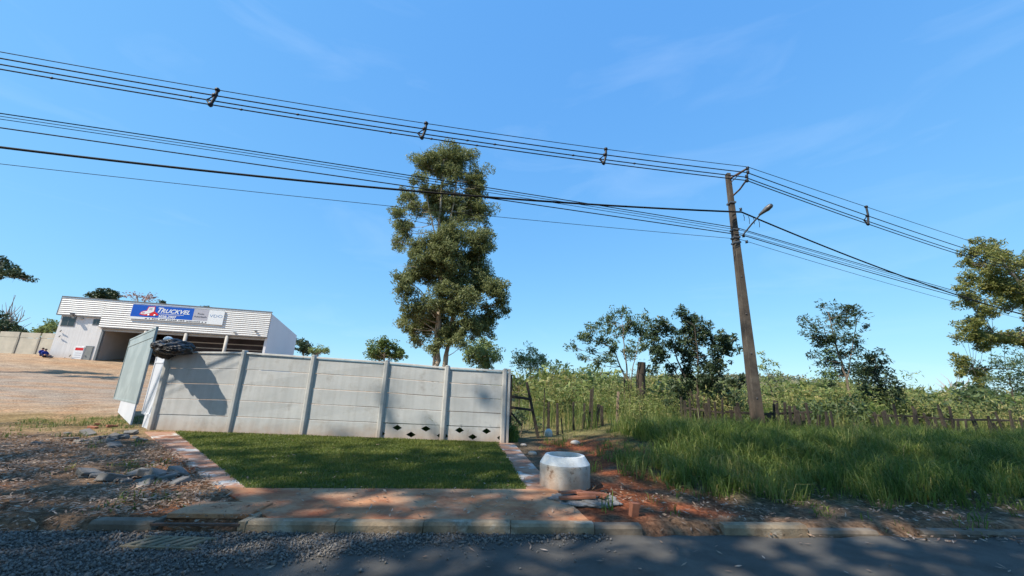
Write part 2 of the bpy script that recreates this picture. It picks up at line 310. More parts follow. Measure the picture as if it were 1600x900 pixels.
# kerb stones
kerb = tag(empty('kerb', (0, 0, 0)), kind='structure')
def kerb_stone(x0, x1, m, top=.105, tilt=0):
    bm = bmesh.new(); P = []
    sec = [(0, -.1), (0.0, top-.03), (.025, top), (.13, top+.002), (.13, -.1)]
    for x in (x0+.004, x1-.004): P.append([(x, yk(x)+a, b+tilt*(x-x0)) for a, b in sec])
    bm_hull(bm, P[0], P[1]); return bobj('kerb_stone', bm, m, kerb)
for a, b in [(-2.78, -1.85), (-1.85, -.9), (-.9, .08), (.08, 1.05)]: kerb_stone(a, b, M['kerb'], .108+random.uniform(-.006, .006))
for a, b, t in [(1.05, 1.62, .09), (-4.35, -3.75, .10)]: kerb_stone(a, b, M['darkkerb'], t)
for a, b, t, m_ in [(2.62, 3.68, .105, 'kerb'), (3.69, 4.6, .05, 'darkkerb'), (5.2, 6.2, .055, 'darkkerb'), (6.2, 7.2, .05, 'darkkerb')]: kerb_stone(a, b, M[m_], t)
# storm drain with kerb opening, and its grate set in the gravel
dr = tag(empty('storm_drain', (-3.3, yk(-3.3), 0)), 'storm drain with rusty lip and dark kerb opening under a concrete lid', 'drain')
def rel(o, par): o.parent = par; o.matrix_parent_inverse = Matrix.Translation(-par.location); return o
x0, x1 = -3.72, -2.86
def ykb(x0, x1, y0, y1, z0, z1, name, m, par, bevel=.004):
    bm = bmesh.new(); bm_hull(bm, [(x0, yk(x0)+y0, z0), (x1, yk(x1)+y0, z0), (x1, yk(x1)+y1, z0), (x0, yk(x0)+y1, z0)], [(x0, yk(x0)+y0, z1), (x1, yk(x1)+y0, z1), (x1, yk(x1)+y1, z1), (x0, yk(x0)+y1, z1)])
    return rel(bobj(name, bm, m, bevel=bevel), par)
ykb(x0, x1, .16, .62, .085, .135, 'lid', M['slab'], dr)
ykb(x0-.02, x1+.02, -.012, .022, .062, .088, 'lip', M['iron'], dr)
ykb(x0, x1, .5, .54, -.3, .084, 'back_wall', M['darkkerb'], dr)
ykb(x0-.06, x0, -.005, .55, -.3, .1, 'side_wall', M['darkkerb'], dr); ykb(x1, x1+.08, -.005, .5, -.3, .11, 'side_wall', M['kerb'], dr)
gr = tag(empty('drain_grate', (-3.3, 4.32, .02)), 'concrete drain grate with slanted bars half buried in gravel', 'grate')
for k in range(6):
    xx = -3.62+k*.105; bm = bmesh.new()
    bm_hull(bm, [(xx, 4.20, .0), (xx+.06, 4.20, .0), (xx+.16, 4.42, .0), (xx+.10, 4.42, .0)], [(xx, 4.20, .036), (xx+.06, 4.20, .036), (xx+.16, 4.42, .034), (xx+.10, 4.42, .034)])
    rel(bobj('bar', bm, M['grate'], bevel=.006), gr)
for ya, yb in ((4.17, 4.20), (4.42, 4.45)): rel(box('frame', -3.64, -2.9, ya, yb, 0, .03, M['grate'], bevel=.004), gr)
# ------------------------------------------------------------------ precast wall
PX = [-9.63, -7.53, -5.54, -3.46, -1.74, -.11]; WY = 11.12; WT = [2.33, 2.38, 2.32, 2.25, 2.16, 2.13]
wall = tag(empty('precast_wall', (-5, WY, .17)), 'light grey precast concrete wall of stacked panels and posts behind the lawn', 'wall')
def wpart(o): return rel(o, wall)
def post(x, zt, wd=.075):
    bm = bmesh.new(); z0 = .05
    def ring(s, z): return [(x-wd*s, WY+.04, z), (x-wd*s, WY-.05, z), (x-wd*.55*s, WY-.10, z), (x+wd*.55*s, WY-.10, z), (x+wd*s, WY-.05, z), (x+wd*s, WY+.04, z)]
    bm_hull(bm, ring(1.06, z0), ring(1, zt-.05)); bm2 = bmesh.new()
    bm_hull(bm, ring(.99, zt-.048), ring(.6, zt)); bm2.free()
    return wpart(bobj('post', bm, M['post'], bevel=.008))
for x, zt in zip(PX, WT): post(x, zt)
wpart(box('end_post', PX[-1]+.085, PX[-1]+.16, WY-.06, WY+.06, .05, 2.12, M['post'], bevel=.008))
def vent_panel(xa, xb, z0, z1):
    cu = bpy.data.curves.new('panel', 'CURVE'); cu.dimensions = '2D'; cu.fill_mode = 'BOTH'; cu.extrude = .02; W = xb-xa; H = z1-z0
    def spl(pts):
        s = cu.splines.new('POLY'); s.points.add(len(pts)-1)
        for p, q in zip(s.points, pts): p.co = (q[0], q[1], 0, 1)
        s.use_cyclic_u = True
    a, b = .105*W/1.6, .125
    zl, zu = .115*H/.39, .285*H/.39
    hz_ = .085
    spl([(0, 0), (W, 0), (W, zl-hz_), (W-a*1.05, zl), (W, zl+hz_), (W, H), (0, H), (0, zl+hz_), (a*1.05, zl), (0, zl-hz_)])
    for cx, cz in ((.26*W, zu), (.74*W, zu), (.5*W, zl)): spl([(cx-a*1.25, cz), (cx, cz+b*.62), (cx+a*1.25, cz), (cx, cz-b*.62)])
    o = bpy.data.objects.new('tmp', cu); COL.objects.link(o); me = bpy.data.meshes.new_from_object(o.evaluated_get(bpy.context.evaluated_depsgraph_get())); bpy.data.objects.remove(o)
    me.transform(Matrix.Translation((xa, WY, z0)) @ Matrix.Rotation(math.radians(90), 4, 'X')); me.materials.clear(); me.materials.append(M['wall'])
    return wpart(link(bpy.data.objects.new('vent_panel', me)))
for k in range(5):
    xa, xb = PX[k]+.05, PX[k+1]-.05; za, zb = WT[k]-.1, WT[k+1]-.1
    for rr in range(5):
        t0, t1 = rr/5, (rr+1)/5; g = .006; zf = .17
        la, ra = zf+(za-zf)*t0+g, zf+(zb-zf)*t0+g; lb, rb = zf+(za-zf)*t1-g, zf+(zb-zf)*t1-g
        if rr == 0 and k >= 3: vent_panel(xa, xb, la, (lb+rb)/2); continue
        dy = random.uniform(-.009, .009); y0, y1 = WY-.022+dy, WY+.022+dy; tl = random.uniform(-.006, .006)
        bm = bmesh.new(); bm_hull(bm, [(xa, y0+tl, la), (xb, y0-tl, ra), (xb, y1-tl, ra), (xa, y1+tl, la)], [(xa, y0-tl, lb), (xb, y0+tl, rb), (xb, y1, rb), (xa, y1, lb)])
        wpart(bobj('panel', bm, M['wall'], bevel=.007))
    bm = bmesh.new(); a = .055
    bm_hull(bm, [(xa, WY-a, za+.002), (xb, WY-a, zb+.002), (xb, WY+a, zb+.002), (xa, WY+a, za+.002)], [(xa, WY-a*.8, za+.055), (xb, WY-a*.8, zb+.055), (xb, WY+a*.8, zb+.055), (xa, WY+a*.8, za+.055)])
    wpart(bobj('coping', bm, M['post'], bevel=.006))
# ------------------------------------------------------------------ open gate leaf and fixed panel
def leaf(name, A, B, z0a, z0b, zsa, zsb, zta, ztb, m, m2, label):
    """A near foot, B far foot (x,y); z0 foot, zs sheet bottom, zt top at A and B"""
    A = np.array(A); B = np.array(B); d = B-A; L = np.linalg.norm(d); d /= L; n = np.array([-d[1], d[0]])
    g = tag(empty(name, (A[0], A[1], z0a)), label, 'gate')
    def sheet(nm, s0, s1, za0, za1, zb0, zb1, off, th, mm, bevel=.003):
        def P(s, o, z): q = A+d*s+n*o; return (q[0], q[1], z)
        bm = bmesh.new(); bm_hull(bm, [P(s0, off, za0), P(s1, off, za1), P(s1, off+th, za1), P(s0, off+th, za0)], [P(s0, off, zb0), P(s1, off, zb1), P(s1, off+th, zb1), P(s0, off+th, zb0)])
        return rel(bobj(nm, bm, mm, bevel=bevel), g)
    def lin(a, b, s): return a+(b-a)*s/L
    sheet('sheet', .05, L-.05, lin(zsa, zsb, .05), lin(zsa, zsb, L-.05), lin(zta, ztb, .05), lin(zta, ztb, L-.05), -.012, .024, m)
    for s in (0, L-.06): sheet('stile', s, s+.06, lin(zsa, zsb, s)-.03, lin(zsa, zsb, s+.06)-.03, lin(zta, ztb, s)+.03, lin(zta, ztb, s+.06)+.03, -.03, .06, m)
    for za, zb in ((zsa-.03, zsb-.03), (zta-.03, ztb-.03), (zta-.28, ztb-.28)): sheet('rail', .061, L-.061, lin(za, zb, .06), lin(za, zb, L-.06), lin(za, zb, .06)+.055, lin(za, zb, L-.06)+.055, -.026, .052, m)
    sheet('kick_panel', .08, L*.62, lin(z0a, z0b, .08), lin(z0a, z0b, L*.62), lin(zsa, zsb, .08)-.035, lin(zsa, zsb, L*.62)-.035, -.02, .04, m2)
    return g, A, d, n
g1, A, d, n_ = leaf('metal_gate', aty(209, 650, 11.75)[:2], aty(178, 624, 14.6)[:2], .2, .5, aty(213, 630, 11.75)[2], aty(178, 622, 14.6)[2], aty(242, 512, 11.75)[2], aty(200, 531, 14.6)[2], M['gate'], M['gatewhite'], 'grey sheet metal gate leaf standing open towards the yard')
q = A+d*.45-n_*.03
rel(tubes('bolt', [(np.array([[q[0], q[1], .75], [q[0], q[1], 1.35]]), .018)], M['steel']), g1)
leaf('gate_panel', (-9.78, 11.2), (-10.55, 11.75), .17, .2, .52, .56, 2.22, 2.24, M['gatewhite'], M['gatewhite'], 'narrow pale metal panel between the open gate leaf and the first wall post')
# ------------------------------------------------------------------ black plastic heaped on the first post
def lump(name, c, rad, seed, m, sub=4, amp=.3, par=None, rough=0):
    bm = bmesh.new(); bmesh.ops.create_icosphere(bm, subdivisions=sub, radius=1); r_ = np.random.default_rng(seed); K = r_.normal(size=(14, 3))*3.2; ph = r_.uniform(0, 6, 14); am = r_.uniform(.3, 1, 14)
    for v in bm.verts:
        p = np.array(v.co); f_ = np.abs(np.sin(K@p+ph))@am/am.sum()
        k = 1+amp*(f_*2-1.1)+(.07*abs(math.sin(11*p[0]+3*math.sin(7*p[1])+seed))+.05*abs(math.sin(17*p[2]+13*p[1]+seed)) if (rough or m is M['bag']) else 0); v.co = Vector(np.array(c)+p*np.array(rad)*k)
    return bobj(name, bm, m, par, smooth=True)
bag = tag(empty('plastic_bundle', (-9.35, WY-.15, 2.2)), 'crumpled black plastic bundle draped over the first wall post', 'plastic bag')
rel(lump('heap', (-9.36, WY-.26, 2.38), (.36, .40, .18), 3, M['bag'], 6, .5), bag)
rel(lump('fold', (-9.12, WY-.48, 2.33), (.30, .36, .13), 5, M['bag'], 5, .55), bag)
rel(lump('fold', (-9.62, WY-.16, 2.26), (.2, .24, .17), 8, M['bag'], 5, .55), bag)
rel(lump('flap', (-9.05, WY-.72, 2.28), (.28, .18, .10), 9, M['bag'], 5, .55), bag)
rel(lump('white_cap', (-9.72, WY-.1, 2.60), (.11, .10, .09), 2, M['signwhite'], 3, .12), bag)

# ------------------------------------------------------------------ workshop building
BP = aty(75, 557, 40); BD = (aty(425, 490, 45.2)-BP)[:2]; BD /= np.linalg.norm(BD); BRZ = math.atan2(BD[1], BD[0]); B0 = 3.12
bld = empty('workshop', (BP[0], BP[1], B0), BRZ)
tag(bld, 'white truck workshop with ribbed metal fascia, blue sign and open bays', 'building')
def bb(name, u0, u1, v0, v1, z0, z1, m, par=bld, bevel=0): return box(name, u0, u1, v0, v1, z0, z1, m, par, bevel)
DEP = 13.0; UR = 19.25
bb('wall', 0, 3.7, 0, .25, -1.2, 4.28, M['white'])                        # office front
bb('wall', -.001, .25, .251, DEP, -1.2, 5.2, M['white'])
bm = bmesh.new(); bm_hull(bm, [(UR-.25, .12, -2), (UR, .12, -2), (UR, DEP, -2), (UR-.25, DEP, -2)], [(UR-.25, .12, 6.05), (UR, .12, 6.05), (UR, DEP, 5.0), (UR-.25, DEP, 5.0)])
bobj('side_wall', bm, M['sideshade'], bld)
bb('back_wall', .26, UR-.26, DEP-.25, DEP-.002, -2, 4.9, M['inside']); bb('partition', 3.72, 3.9, .3, DEP-.3, -1.5, 4.2, M['inside'])
bb('floor', .3, UR-.3, .26, DEP-.3, -1.1, -.42, M['beam']); bb('ceiling', 3.95, UR-.3, .5, DEP-.3, 3.45, 3.6, M['insideshade'])
bm = bmesh.new(); bm_hull(bm, [(-.1, .3, 5.75), (UR-.26, .3, 5.75), (UR-.26, DEP, 4.75), (-.1, DEP, 4.75)], [(-.1, .3, 5.85), (UR-.26, .3, 5.85), (UR-.26, DEP, 4.85), (-.1, DEP, 4.85)])
bobj('roof', bm, M['trim'], bld)
def ribbed(name, u0, u1, z0, z1, v, step=.22):
    nr = max(2, round((z1-z0)/step)); s = (z1-z0)/nr; prof = []
    for k in range(nr): z = z0+k*s; prof += [(v, z), (v, z+s*.72), (v+.05, z+s*.80), (v+.05, z+s*.97)]
    prof.append((v, z1)); V = []; 
    for a, z in prof: V += [(u0, a, z), (u1, a, z)]
    V += [(u0, v+.2, z0), (u1, v+.2, z0), (u0, v+.2, z1), (u1, v+.2, z1)]
    nP = len(prof); Q = [(2*k, 2*k+1, 2*k+3, 2*k+2) for k in range(nP-1)]; b = 2*nP
    Q += [(b, b+1, 1, 0), (2*nP-2, 2*nP-1, b+3, b+2), (b+2, b+3, b+1, b)]
    return qmesh(name, V, Q, M['fascia'], bld)
ribbed('fascia', -.3, 3.45, 4.32, 6.2, -.22); ribbed('fascia', 3.45, UR+.02, 3.25, 6.2, -.221)
bb('parapet_cap', -.32, UR+.04, -.26, .12, 6.202, 6.27, M['trim']); bb('fascia_edge', -.31, 3.44, -.23, -.02, 4.25, 4.318, M['trim'])
bb('corner_trim', -.33, -.302, -.24, .1, 4.3, 6.2, M['trim'])
bb('soffit', 3.71, UR-.02, -.2, .5, 3.17, 3.245, M['trim']); bb('lintel', 3.71, UR-.26, .05, .24, 2.9, 3.165, M['beam'])
bb('door_jamb', 3.71, 3.89, -.02, .24, -1, 2.899, M['trim'])
for u in (7.6, 11.3, 15.25): lathe('column', [(.0, -1.2), (.17, -1.2), (.17, 3.16), (0, 3.16)], M['beam'], bld, 16, (u, -.05, 0))
for z in (2.35, 1.75): bb('roller_door_rail', 7.8, UR-.3, 2.2, 2.28, z, z+.1, M['beam'])
bb('inner_wall', 7.7, UR-.3, 4, 4.2, -1, 3.4, M['insideshade'])
bb('inner_doorway', 5.2, 6.0, DEP-.34, DEP-.26, -.4, 1.9, M['insideshade'])  # dark box painted as the unlit depth of a doorway
bb('workbench', 6.0, 7.4, 5, 6, -.4, .6, M['insideshade']); bb('cabinet', 6.5, 7.3, 6.4, 7.0, -.4, 1.9, M['trim'])
def window(u0, u1, z0, z1):
    wv = bb('window', u0, u1, -.03, .06, z0, z1, M['trim']); bb('pane', u0+.06, u1-.06, -.036, -.031, z0+.06, z1-.06, M['pane'], wv); bb('mullion', (u0+u1)/2-.02, (u0+u1)/2+.02, -.048, -.037, z0+.06, z1-.06, M['trim'], wv)
window(.15, 1.3, 3.15, 4.15); window(2.75, 3.4, 3.45, 4.1)
d1 = bb('door', 2.80, 3.5, -.03, .1, -.7, 1.25, M['trim']); bb('door_leaf', 2.9, 3.42, -.05, -.031, -.6, 1.17, M['doorgrey'], d1); bb('handle', 2.95, 3.05, -.1, -.051, .2, .25, M['steel'], d1)
p1 = bb('notice_board', 1.95, 2.72, -.05, -.002, -.55, 1.12, M['signwhite']); bb('red_heading', 2.02, 2.68, -.056, -.051, .75, 1.02, M['red'], p1)
for k in range(4): bb('text_line', 2.1, 2.6, -.055, -.051, .45-.22*k, .5-.22*k, M['signgrey'], p1)
bb('floodlight', .95, 1.2, -.5, -.25, 4.35, 4.52, M['ink']); bb('wall_lamp', 1.0, 1.3, -.2, -.01, 4.0, 4.12, M['trim']); bb('wall_lamp', 1.6, 1.9, -.18, -.01, 4.0, 4.08, M['trim'])
for u, z in ((.35, 2.55), (.4, 2.0), (1.35, -.2), (1.75, .1)): rel_ = lathe('wall_bracket', [(0, 0), (.05, .02), (.03, .28), (0, .3)], M['trim'], bld, 8, (u, -.08, z), axis=(.6, -.5, .6))
for u, z in ((15.9, 3.5), (17.9, 3.85)): bb('small_camera', u, u+.22, -.42, -.23, z, z+.1, M['trim'])
# signs on the fascia
sb = bb('sign_board', 5.95, 11.62, -.34, -.25, 4.62, 5.9, M['blue']); bb('sign_board', 11.622, 13.08, -.338, -.25, 4.62, 5.9, M['signgrey'])
bb('sign_board', 13.082, 14.6, -.342, -.25, 4.3, 5.9, M['signwhite']); s4 = bb('sign_strip', 5.95, 13.081, -.336, -.25, 4.36, 4.619, M['signwhite'])
def text(body, u, z, size, m, par=bld, shear=0, bold=0, sx=1, v=-.345, name='lettering', align='LEFT'):
    c = bpy.data.curves.new(name, 'FONT'); c.body = body; c.size = size; c.shear = shear; c.offset = bold; c.align_x = align; c.extrude = .002; c.resolution_u = 3
    o = bpy.data.objects.new('tmp', c); COL.objects.link(o); me = bpy.data.meshes.new_from_object(o.evaluated_get(bpy.context.evaluated_depsgraph_get())); bpy.data.objects.remove(o)
    me.transform(Matrix.Translation((u, v, z)) @ Matrix.Rotation(math.radians(90), 4, 'X') @ Matrix.Diagonal((sx, 1, 1, 1))); me.materials.clear(); me.materials.append(m)
    return link(bpy.data.objects.new(name, me), par)
text('T', 8.12, 5.22, .78, M['signwhite'], shear=.35, bold=.016, sx=1.0); text('RUCKVEL', 8.55, 5.22, .62, M['signwhite'], shear=.35, bold=.016, sx=1.02)
bb('underline', 8.5, 10.75, -.346, -.341, 5.06, 5.10, M['signwhite']); bb('underline', 8.6, 10.4, -.346, -.341, 4.97, 5.0, M['signgrey'])
text('3028-2907', 8.45, 4.67, .36, M['signwhite'], bold=.012, sx=1.05)
u = 7.3
while u < 12.9:                                                       # small print, too blurred to read in the photograph
    L_ = random.uniform(.10, .2); bb('small_print', u, u+L_, -.341, -.337, 4.42, 4.53+random.uniform(-.02, .02), M['ink']); u += L_+random.choice([.04, .04, .05, .16])
text('Posto', 12.35, 5.3, .27, M['ink'], align='CENTER', v=-.342, bold=.004); text('Autorizado', 12.35, 4.98, .27, M['ink'], align='CENTER', v=-.342, bold=.004)
text('VDO', 13.84, 5.1, .46, M['vdo'], align='CENTER', v=-.347, sx=1.3, bold=-.004)
def flat(name, pts, m, v, par=bld):
    bm = bmesh.new(); bm_hull(bm, [(u, v, z) for u, z in pts], [(u, v+.004, z) for u, z in pts]); return bobj(name, bm, m, par)
tr = flat('truck_emblem', [(6.72, 4.86), (6.78, 5.12), (7.0, 5.28), (7.28, 5.36), (7.36, 5.78), (8.0, 5.84), (8.02, 5.3), (8.42, 5.02), (8.4, 4.88), (7.9, 4.8), (7.3, 4.76)], M['red'], -.350)
flat('cab', [(6.80, 4.94), (6.84, 5.1), (7.02, 5.22), (7.33, 5.3), (7.42, 5.72), (7.94, 5.77), (7.95, 5.3), (7.6, 5.05), (7.2, 4.9)], M['signwhite'], -.356, tr)
flat('windscreen', [(7.46, 5.42), (7.5, 5.64), (7.74, 5.66), (7.74, 5.4)], M['signgrey'], -.362, tr)
flat('grille', [(6.9, 5.0), (6.93, 5.08), (7.15, 5.12), (7.15, 5.02)], M['red'], -.362, tr)
for u in (7.55, 8.1): lathe('wheel', [(0, 0), (.1, 0), (.1, .008), (0, .008)], M['signwhite'], tr, 14, (u, -.352, 4.88), axis=(0, -1, 0))
# two people sitting on the ground by the corner
def seated(loc, rz, label, flip=1):
    J = {'pel': (0, 0, .12, .15), 'spi': (-.05, 0, .35, .15), 'che': (-.07, 0, .52, .16), 'nec': (-.05, 0, .64, .06), 'hea': (-.02, 0, .74, .095), 'top': (-.02, 0, .84, .07), 'nose': (.09, 0, .74, .015)}
    E_ = [('pel', 'spi'), ('spi', 'che'), ('che', 'nec'), ('nec', 'hea'), ('hea', 'top'), ('hea', 'nose')]
    for s, nm in ((1, 'l'), (-1, 'r')):
        kz = .30 if (s*flip) > 0 else .12
        J.update({nm+'hip': (.05, .1*s, .11, .10), nm+'kne': (.46, .14*s, kz, .075), nm+'ank': (.86, .15*s, .06, .05), nm+'toe': (.95, .16*s, .14, .04),
                  nm+'sho': (-.07, .19*s, .55, .07), nm+'elb': (.06, .27*s, .32, .05), nm+'wri': (.28, .18*s, .26, .035), nm+'pal': (.36, .16*s, .25, .03)})
        E_ += [('pel', nm+'hip'), (nm+'hip', nm+'kne'), (nm+'kne', nm+'ank'), (nm+'ank', nm+'toe'), ('che', nm+'sho'), (nm+'sho', nm+'elb'), (nm+'elb', nm+'wri'), (nm+'wri', nm+'pal')]
        for q, (dy, dl) in enumerate(((-.024, .07), (-.008, .085), (.008, .08), (.024, .065))):
            J[f'{nm}f{q}'] = (.36+dl, .16*s+dy, .235, .009); E_.append((nm+'pal', f'{nm}f{q}'))
        J[nm+'th'] = (.36, .16*s-.05*s, .24, .010); E_.append((nm+'wri', nm+'th'))
    ks = list(J); me = bpy.data.meshes.new('body'); me.from_pydata([J[k][:3] for k in ks], [(ks.index(a), ks.index(b)) for a, b in E_], [])
    o = bpy.data.objects.new('tmp', me); COL.objects.link(o); sk = o.modifiers.new('s', 'SKIN'); sk.use_smooth_shade = True
    for k, v in zip(ks, me.skin_vertices[0].data): r_ = J[k][3]; v.radius = (r_, r_)
    me.skin_vertices[0].data[0].use_root = True
    su = o.modifiers.new('u', 'SUBSURF'); su.levels = 1
    m2 = bpy.data.meshes.new_from_object(o.evaluated_get(bpy.context.evaluated_depsgraph_get())); bpy.data.objects.remove(o); m2.name = 'body'
    m2.materials.clear()
    for q in ('cloth', 'trousers', 'skin'): m2.materials.append(M[q])
    for p in m2.polygons:
        x, y, z = p.center; p.use_smooth = True
        p.material_index = 2 if (z > .63 or (x > .24 and abs(y) < .235 and .2 < z < .3 and x < .48 and abs(abs(y)-.165) < .06 and x > .27)) else (1 if (x > .08 and z < .36) or z < .16 else 0)
    e = tag(empty('person', loc, rz), label, 'person', 'people sitting beside the workshop'); link(bpy.data.objects.new('body', m2), e)
    lathe('hair', [(0, .105), (.06, .09), (.102, .03), (.1, -.01), (.0, -.01)], M['hair'], e, 14, (-.03, 0, .775)); return e
for (px, Yp, rz, lb, fl) in ((64, 39.6, -.1, 'person in blue workwear sitting on the ground nearest the old wall, legs stretched out', 1), (69, 39.2, -.2, 'person in blue workwear sitting on the ground by the workshop corner, knee raised', -1)):
    P = aty(px, 556, Yp); seated((P[0], P[1], hz(P[0], P[1])), rz, lb, fl)
# old panel wall left of the workshop
ow = tag(empty('boundary_wall', (-60, 44, 3.2)), 'old weathered concrete panel wall running from the workshop corner', 'wall')
wx = np.linspace(-47.6, -78, 14)
for k in range(13):
    a, b = wx[k], wx[k+1]; ya, yb = 43.2, 43.2
    zb = hz(a, ya)
    rel(box('panel', b+.1, a-.1, ya, ya+.08, zb-.3, zb+1.75, M['wallfar']), ow); rel(box('post', a-.09, a+.09, ya-.07, ya+.1, zb-.3, zb+1.85, M['wallfarpost']), ow)
    rel(box('top_panel', b+.1, a-.1, ya+.002, ya+.078, zb+1.78, zb+2.35, M['wallfar']), ow)
# ------------------------------------------------------------------ foliage builders
def leaves(C, Lr, Wr, rg, up=0.):
    n = len(C); nn = rg.normal(size=(n, 3)); nn /= np.linalg.norm(nn, axis=1)[:, None]; nn += np.array([-.25, -.2, .75]); a = rg.normal(size=(n, 3)); a[:, 2] -= up     # leaf blades tend to face the light
    b = np.cross(nn, a); b /= np.linalg.norm(b, axis=1)[:, None]+1e-9; a = np.cross(b, nn); a /= np.linalg.norm(a, axis=1)[:, None]+1e-9
    l = rg.uniform(*Lr, n)[:, None]/2; w_ = rg.uniform(*Wr, n)[:, None]/2
    V = np.stack([C-a*l, C+b*w_, C+a*l, C-b*w_], 1).reshape(-1, 3); return V, np.arange(4*n).reshape(-1, 4)
def crown_points(clumps, dens, rg, nsub=13, flat=.75):
    out = []
    for x, y, z, r in clumps:
        s = rg.normal(size=(nsub, 3)); s /= np.linalg.norm(s, axis=1)[:, None]; s[:, 2] = s[:, 2]*.85+.1
        cs = np.array([x, y, z])+s*r*rg.uniform(.25, 1.0, (nsub, 1)); rs = r*rg.uniform(.3, .6, nsub)
        k = max(1, int(dens*r*r/nsub))
        for c, q in zip(cs, rs):
            p = rg.normal(size=(k, 3)); p /= np.linalg.norm(p, axis=1)[:, None]; p *= rg.uniform(.25, 1, (k, 1))**.6*q; p[:, 2] *= flat; out.append(c+p)
    return np.concatenate(out)
def tree(name, label, cat, clumps, trunks, leafmat_, barkmat, dens, Lr, Wr, seed, group=None, twigs=True, droop=.2, flat=.75, base=None):
    """clumps (x,y,z,r) and trunks [(polyline, r0, r1)] in world space"""
    rg = np.random.default_rng(seed); clumps = np.asarray(clumps, float)
    b = np.array(trunks[0][0][0]) if base is None else np.array(base)
    t = tag(empty(name, tuple(b)), label, cat, group); parts = []; nodes = []
    for P, r0, r1 in trunks:
        P = np.asarray(P, float); k = 5*len(P); s = np.linspace(0, len(P)-1, k); PP = np.stack([np.interp(s, range(len(P)), P[:, c]) for c in range(3)], 1)
        PP[1:-1] += rg.normal(size=(k-2, 3))*r0*.22; rr = r0+(r1-r0)*np.linspace(0, 1, k); parts.append(tube_arrays(PP-b, rr, 7)); nodes += [(p, q) for p, q in zip(PP, rr)]
    NP = np.array([p for p, q in nodes]); NR = np.array([q for p, q in nodes])
    for x, y, z, r in clumps:
        c = np.array([x, y, z]); dd = np.linalg.norm((NP-c)*np.array([1, 1, 1.0]), axis=1)+np.maximum(0, NP[:, 2]-(z-r*.4))*3
        q = int(np.argmin(dd)); p0 = NP[q]; mid = (p0+c)/2+np.array([0, 0, -.12*np.linalg.norm(c-p0)])+rg.normal(size=3)*.1*r; r0 = min(NR[q]*.6, max(.05*r, .012))
        s = np.linspace(0, 1, 5)[:, None]; PP = (1-s)**2*p0+2*s*(1-s)*mid+s*s*c; parts.append(tube_arrays(PP-b, np.linspace(r0, r0*.3, 5), 5))
        if twigs:
            for _ in range(4):
                e = c+rg.normal(size=3)*r*.5; parts.append(tube_arrays(np.stack([PP[3]-b, (PP[3]+e)/2-b+rg.normal(size=3)*.05*r, e-b]), np.array([r0*.35, r0*.25, r0*.1]), 4))
    V, Q = join_arrays(parts); qmesh('trunk', V, Q, barkmat, t, smooth=True)
    if leafmat_ is not None:
        C = crown_points(clumps, dens, rg, flat=flat)-b; V, Q = leaves(C, Lr, Wr, rg, droop); base_t = rg.random(len(C)); qmesh('crown', V, Q, leafmat_, t, tint=np.clip(base_t*.8+.2*rg.random(len(C)), 0, 1))
    return t
def pxtree(name, label, cat, Yd, org, sc_, cl, tk, leafm, barkm, dens, Lr, Wr, seed, depth, group=None, foot=None, fill=0, **kw):
    """clumps and trunks read off as picture positions at a chosen distance, spread over a real depth"""
    rg = np.random.default_rng(seed+100); C = []; ox, oy = org
    for a, b, r in cl:
        dy = rg.uniform(-1, 1)*depth; P = aty(ox+a/sc_, oy+b/sc_, Yd+dy); dist = (P-_C)@_f; C.append((*P, r/sc_/F*dist*rg.uniform(1.0, 1.25)))
    if fill:
        CA = np.array(C)
        for _ in range(fill):
            for c in CA:
                dd = np.linalg.norm(CA[:, :3]-c[:3], axis=1); nb = CA[rg.choice(np.argsort(dd)[1:6])]; q = rg.uniform(.3, .7); C.append((*(c[:3]*(1-q)+nb[:3]*q+rg.normal(size=3)*.15*c[3]), min(c[3], nb[3])*rg.uniform(.7, .95)))
    T = []
    for pts, w0, w1 in tk:
        PP = [aty(ox+a/sc_, oy+b/sc_, Yd) for a, b in pts]; dist = (PP[0]-_C)@_f
        g0 = PP[0].copy(); g0[2] = hz(g0[0], Yd)-.1
        if foot is not False: 
            if g0[2] < PP[0][2]: PP = [g0]+PP
        T.append((np.array(PP), w0/sc_/F*dist/2, w1/sc_/F*dist/2))
    return tree(name, label, cat, C, T, leafm, barkm, dens, Lr, Wr, seed, group, **kw)
# tall eucalyptus behind the wall
EU = [(315,215,44),(345,255,44),(300,300,42),(330,345,42),(285,440,42),(365,455,44),(310,505,42),(360,610,44),(285,620,42),(425,440,42),(300,80,58),(375,90,58),(240,110,48),(420,150,48),(210,160,35),(330,150,50),(440,190,22),(190,215,35),(200,270,50),(140,290,30),(420,250,50),(445,300,45),(385,290,48),(255,250,36),(150,385,42),(200,405,45),(270,390,50),(350,370,55),(430,370,60),(470,400,28),(330,430,50),(230,470,50),(150,530,42),(200,500,45),(260,510,45),(340,500,50),(440,490,58),(490,540,45),(400,560,50),(300,560,45),(190,640,48),(240,610,45),(330,620,55),(400,600,50),(500,580,38),(530,635,24),(470,650,45),(380,680,50),(250,680,48),(172,690,32),(330,720,45),(465,700,42),(210,740,38),(270,770,30),(370,760,30),(300,690,40),(420,720,35)]
pxtree('eucalyptus_tree', 'very tall eucalyptus with pale bare stems and layered crown beyond the grey wall', 'tree', 38, (560, 210), 2.307, EU,
       [([(285, 830), (290, 640), (300, 480), (290, 330), (302, 180), (310, 90)], 22, 5), ([(312, 830), (335, 690), (370, 500), (330, 330), (355, 170)], 20, 4), ([(300, 480), (270, 330), (240, 190)], 9, 3), ([(330, 690), (420, 540), (440, 420)], 8, 3), ([(290, 640), (220, 560), (170, 520)], 7, 2)],
       M['euc'], M['palebark'], 620, (.22, .44), (.06, .12), 21, 2.4, foot=None, fill=2, droop=.7, flat=.85)
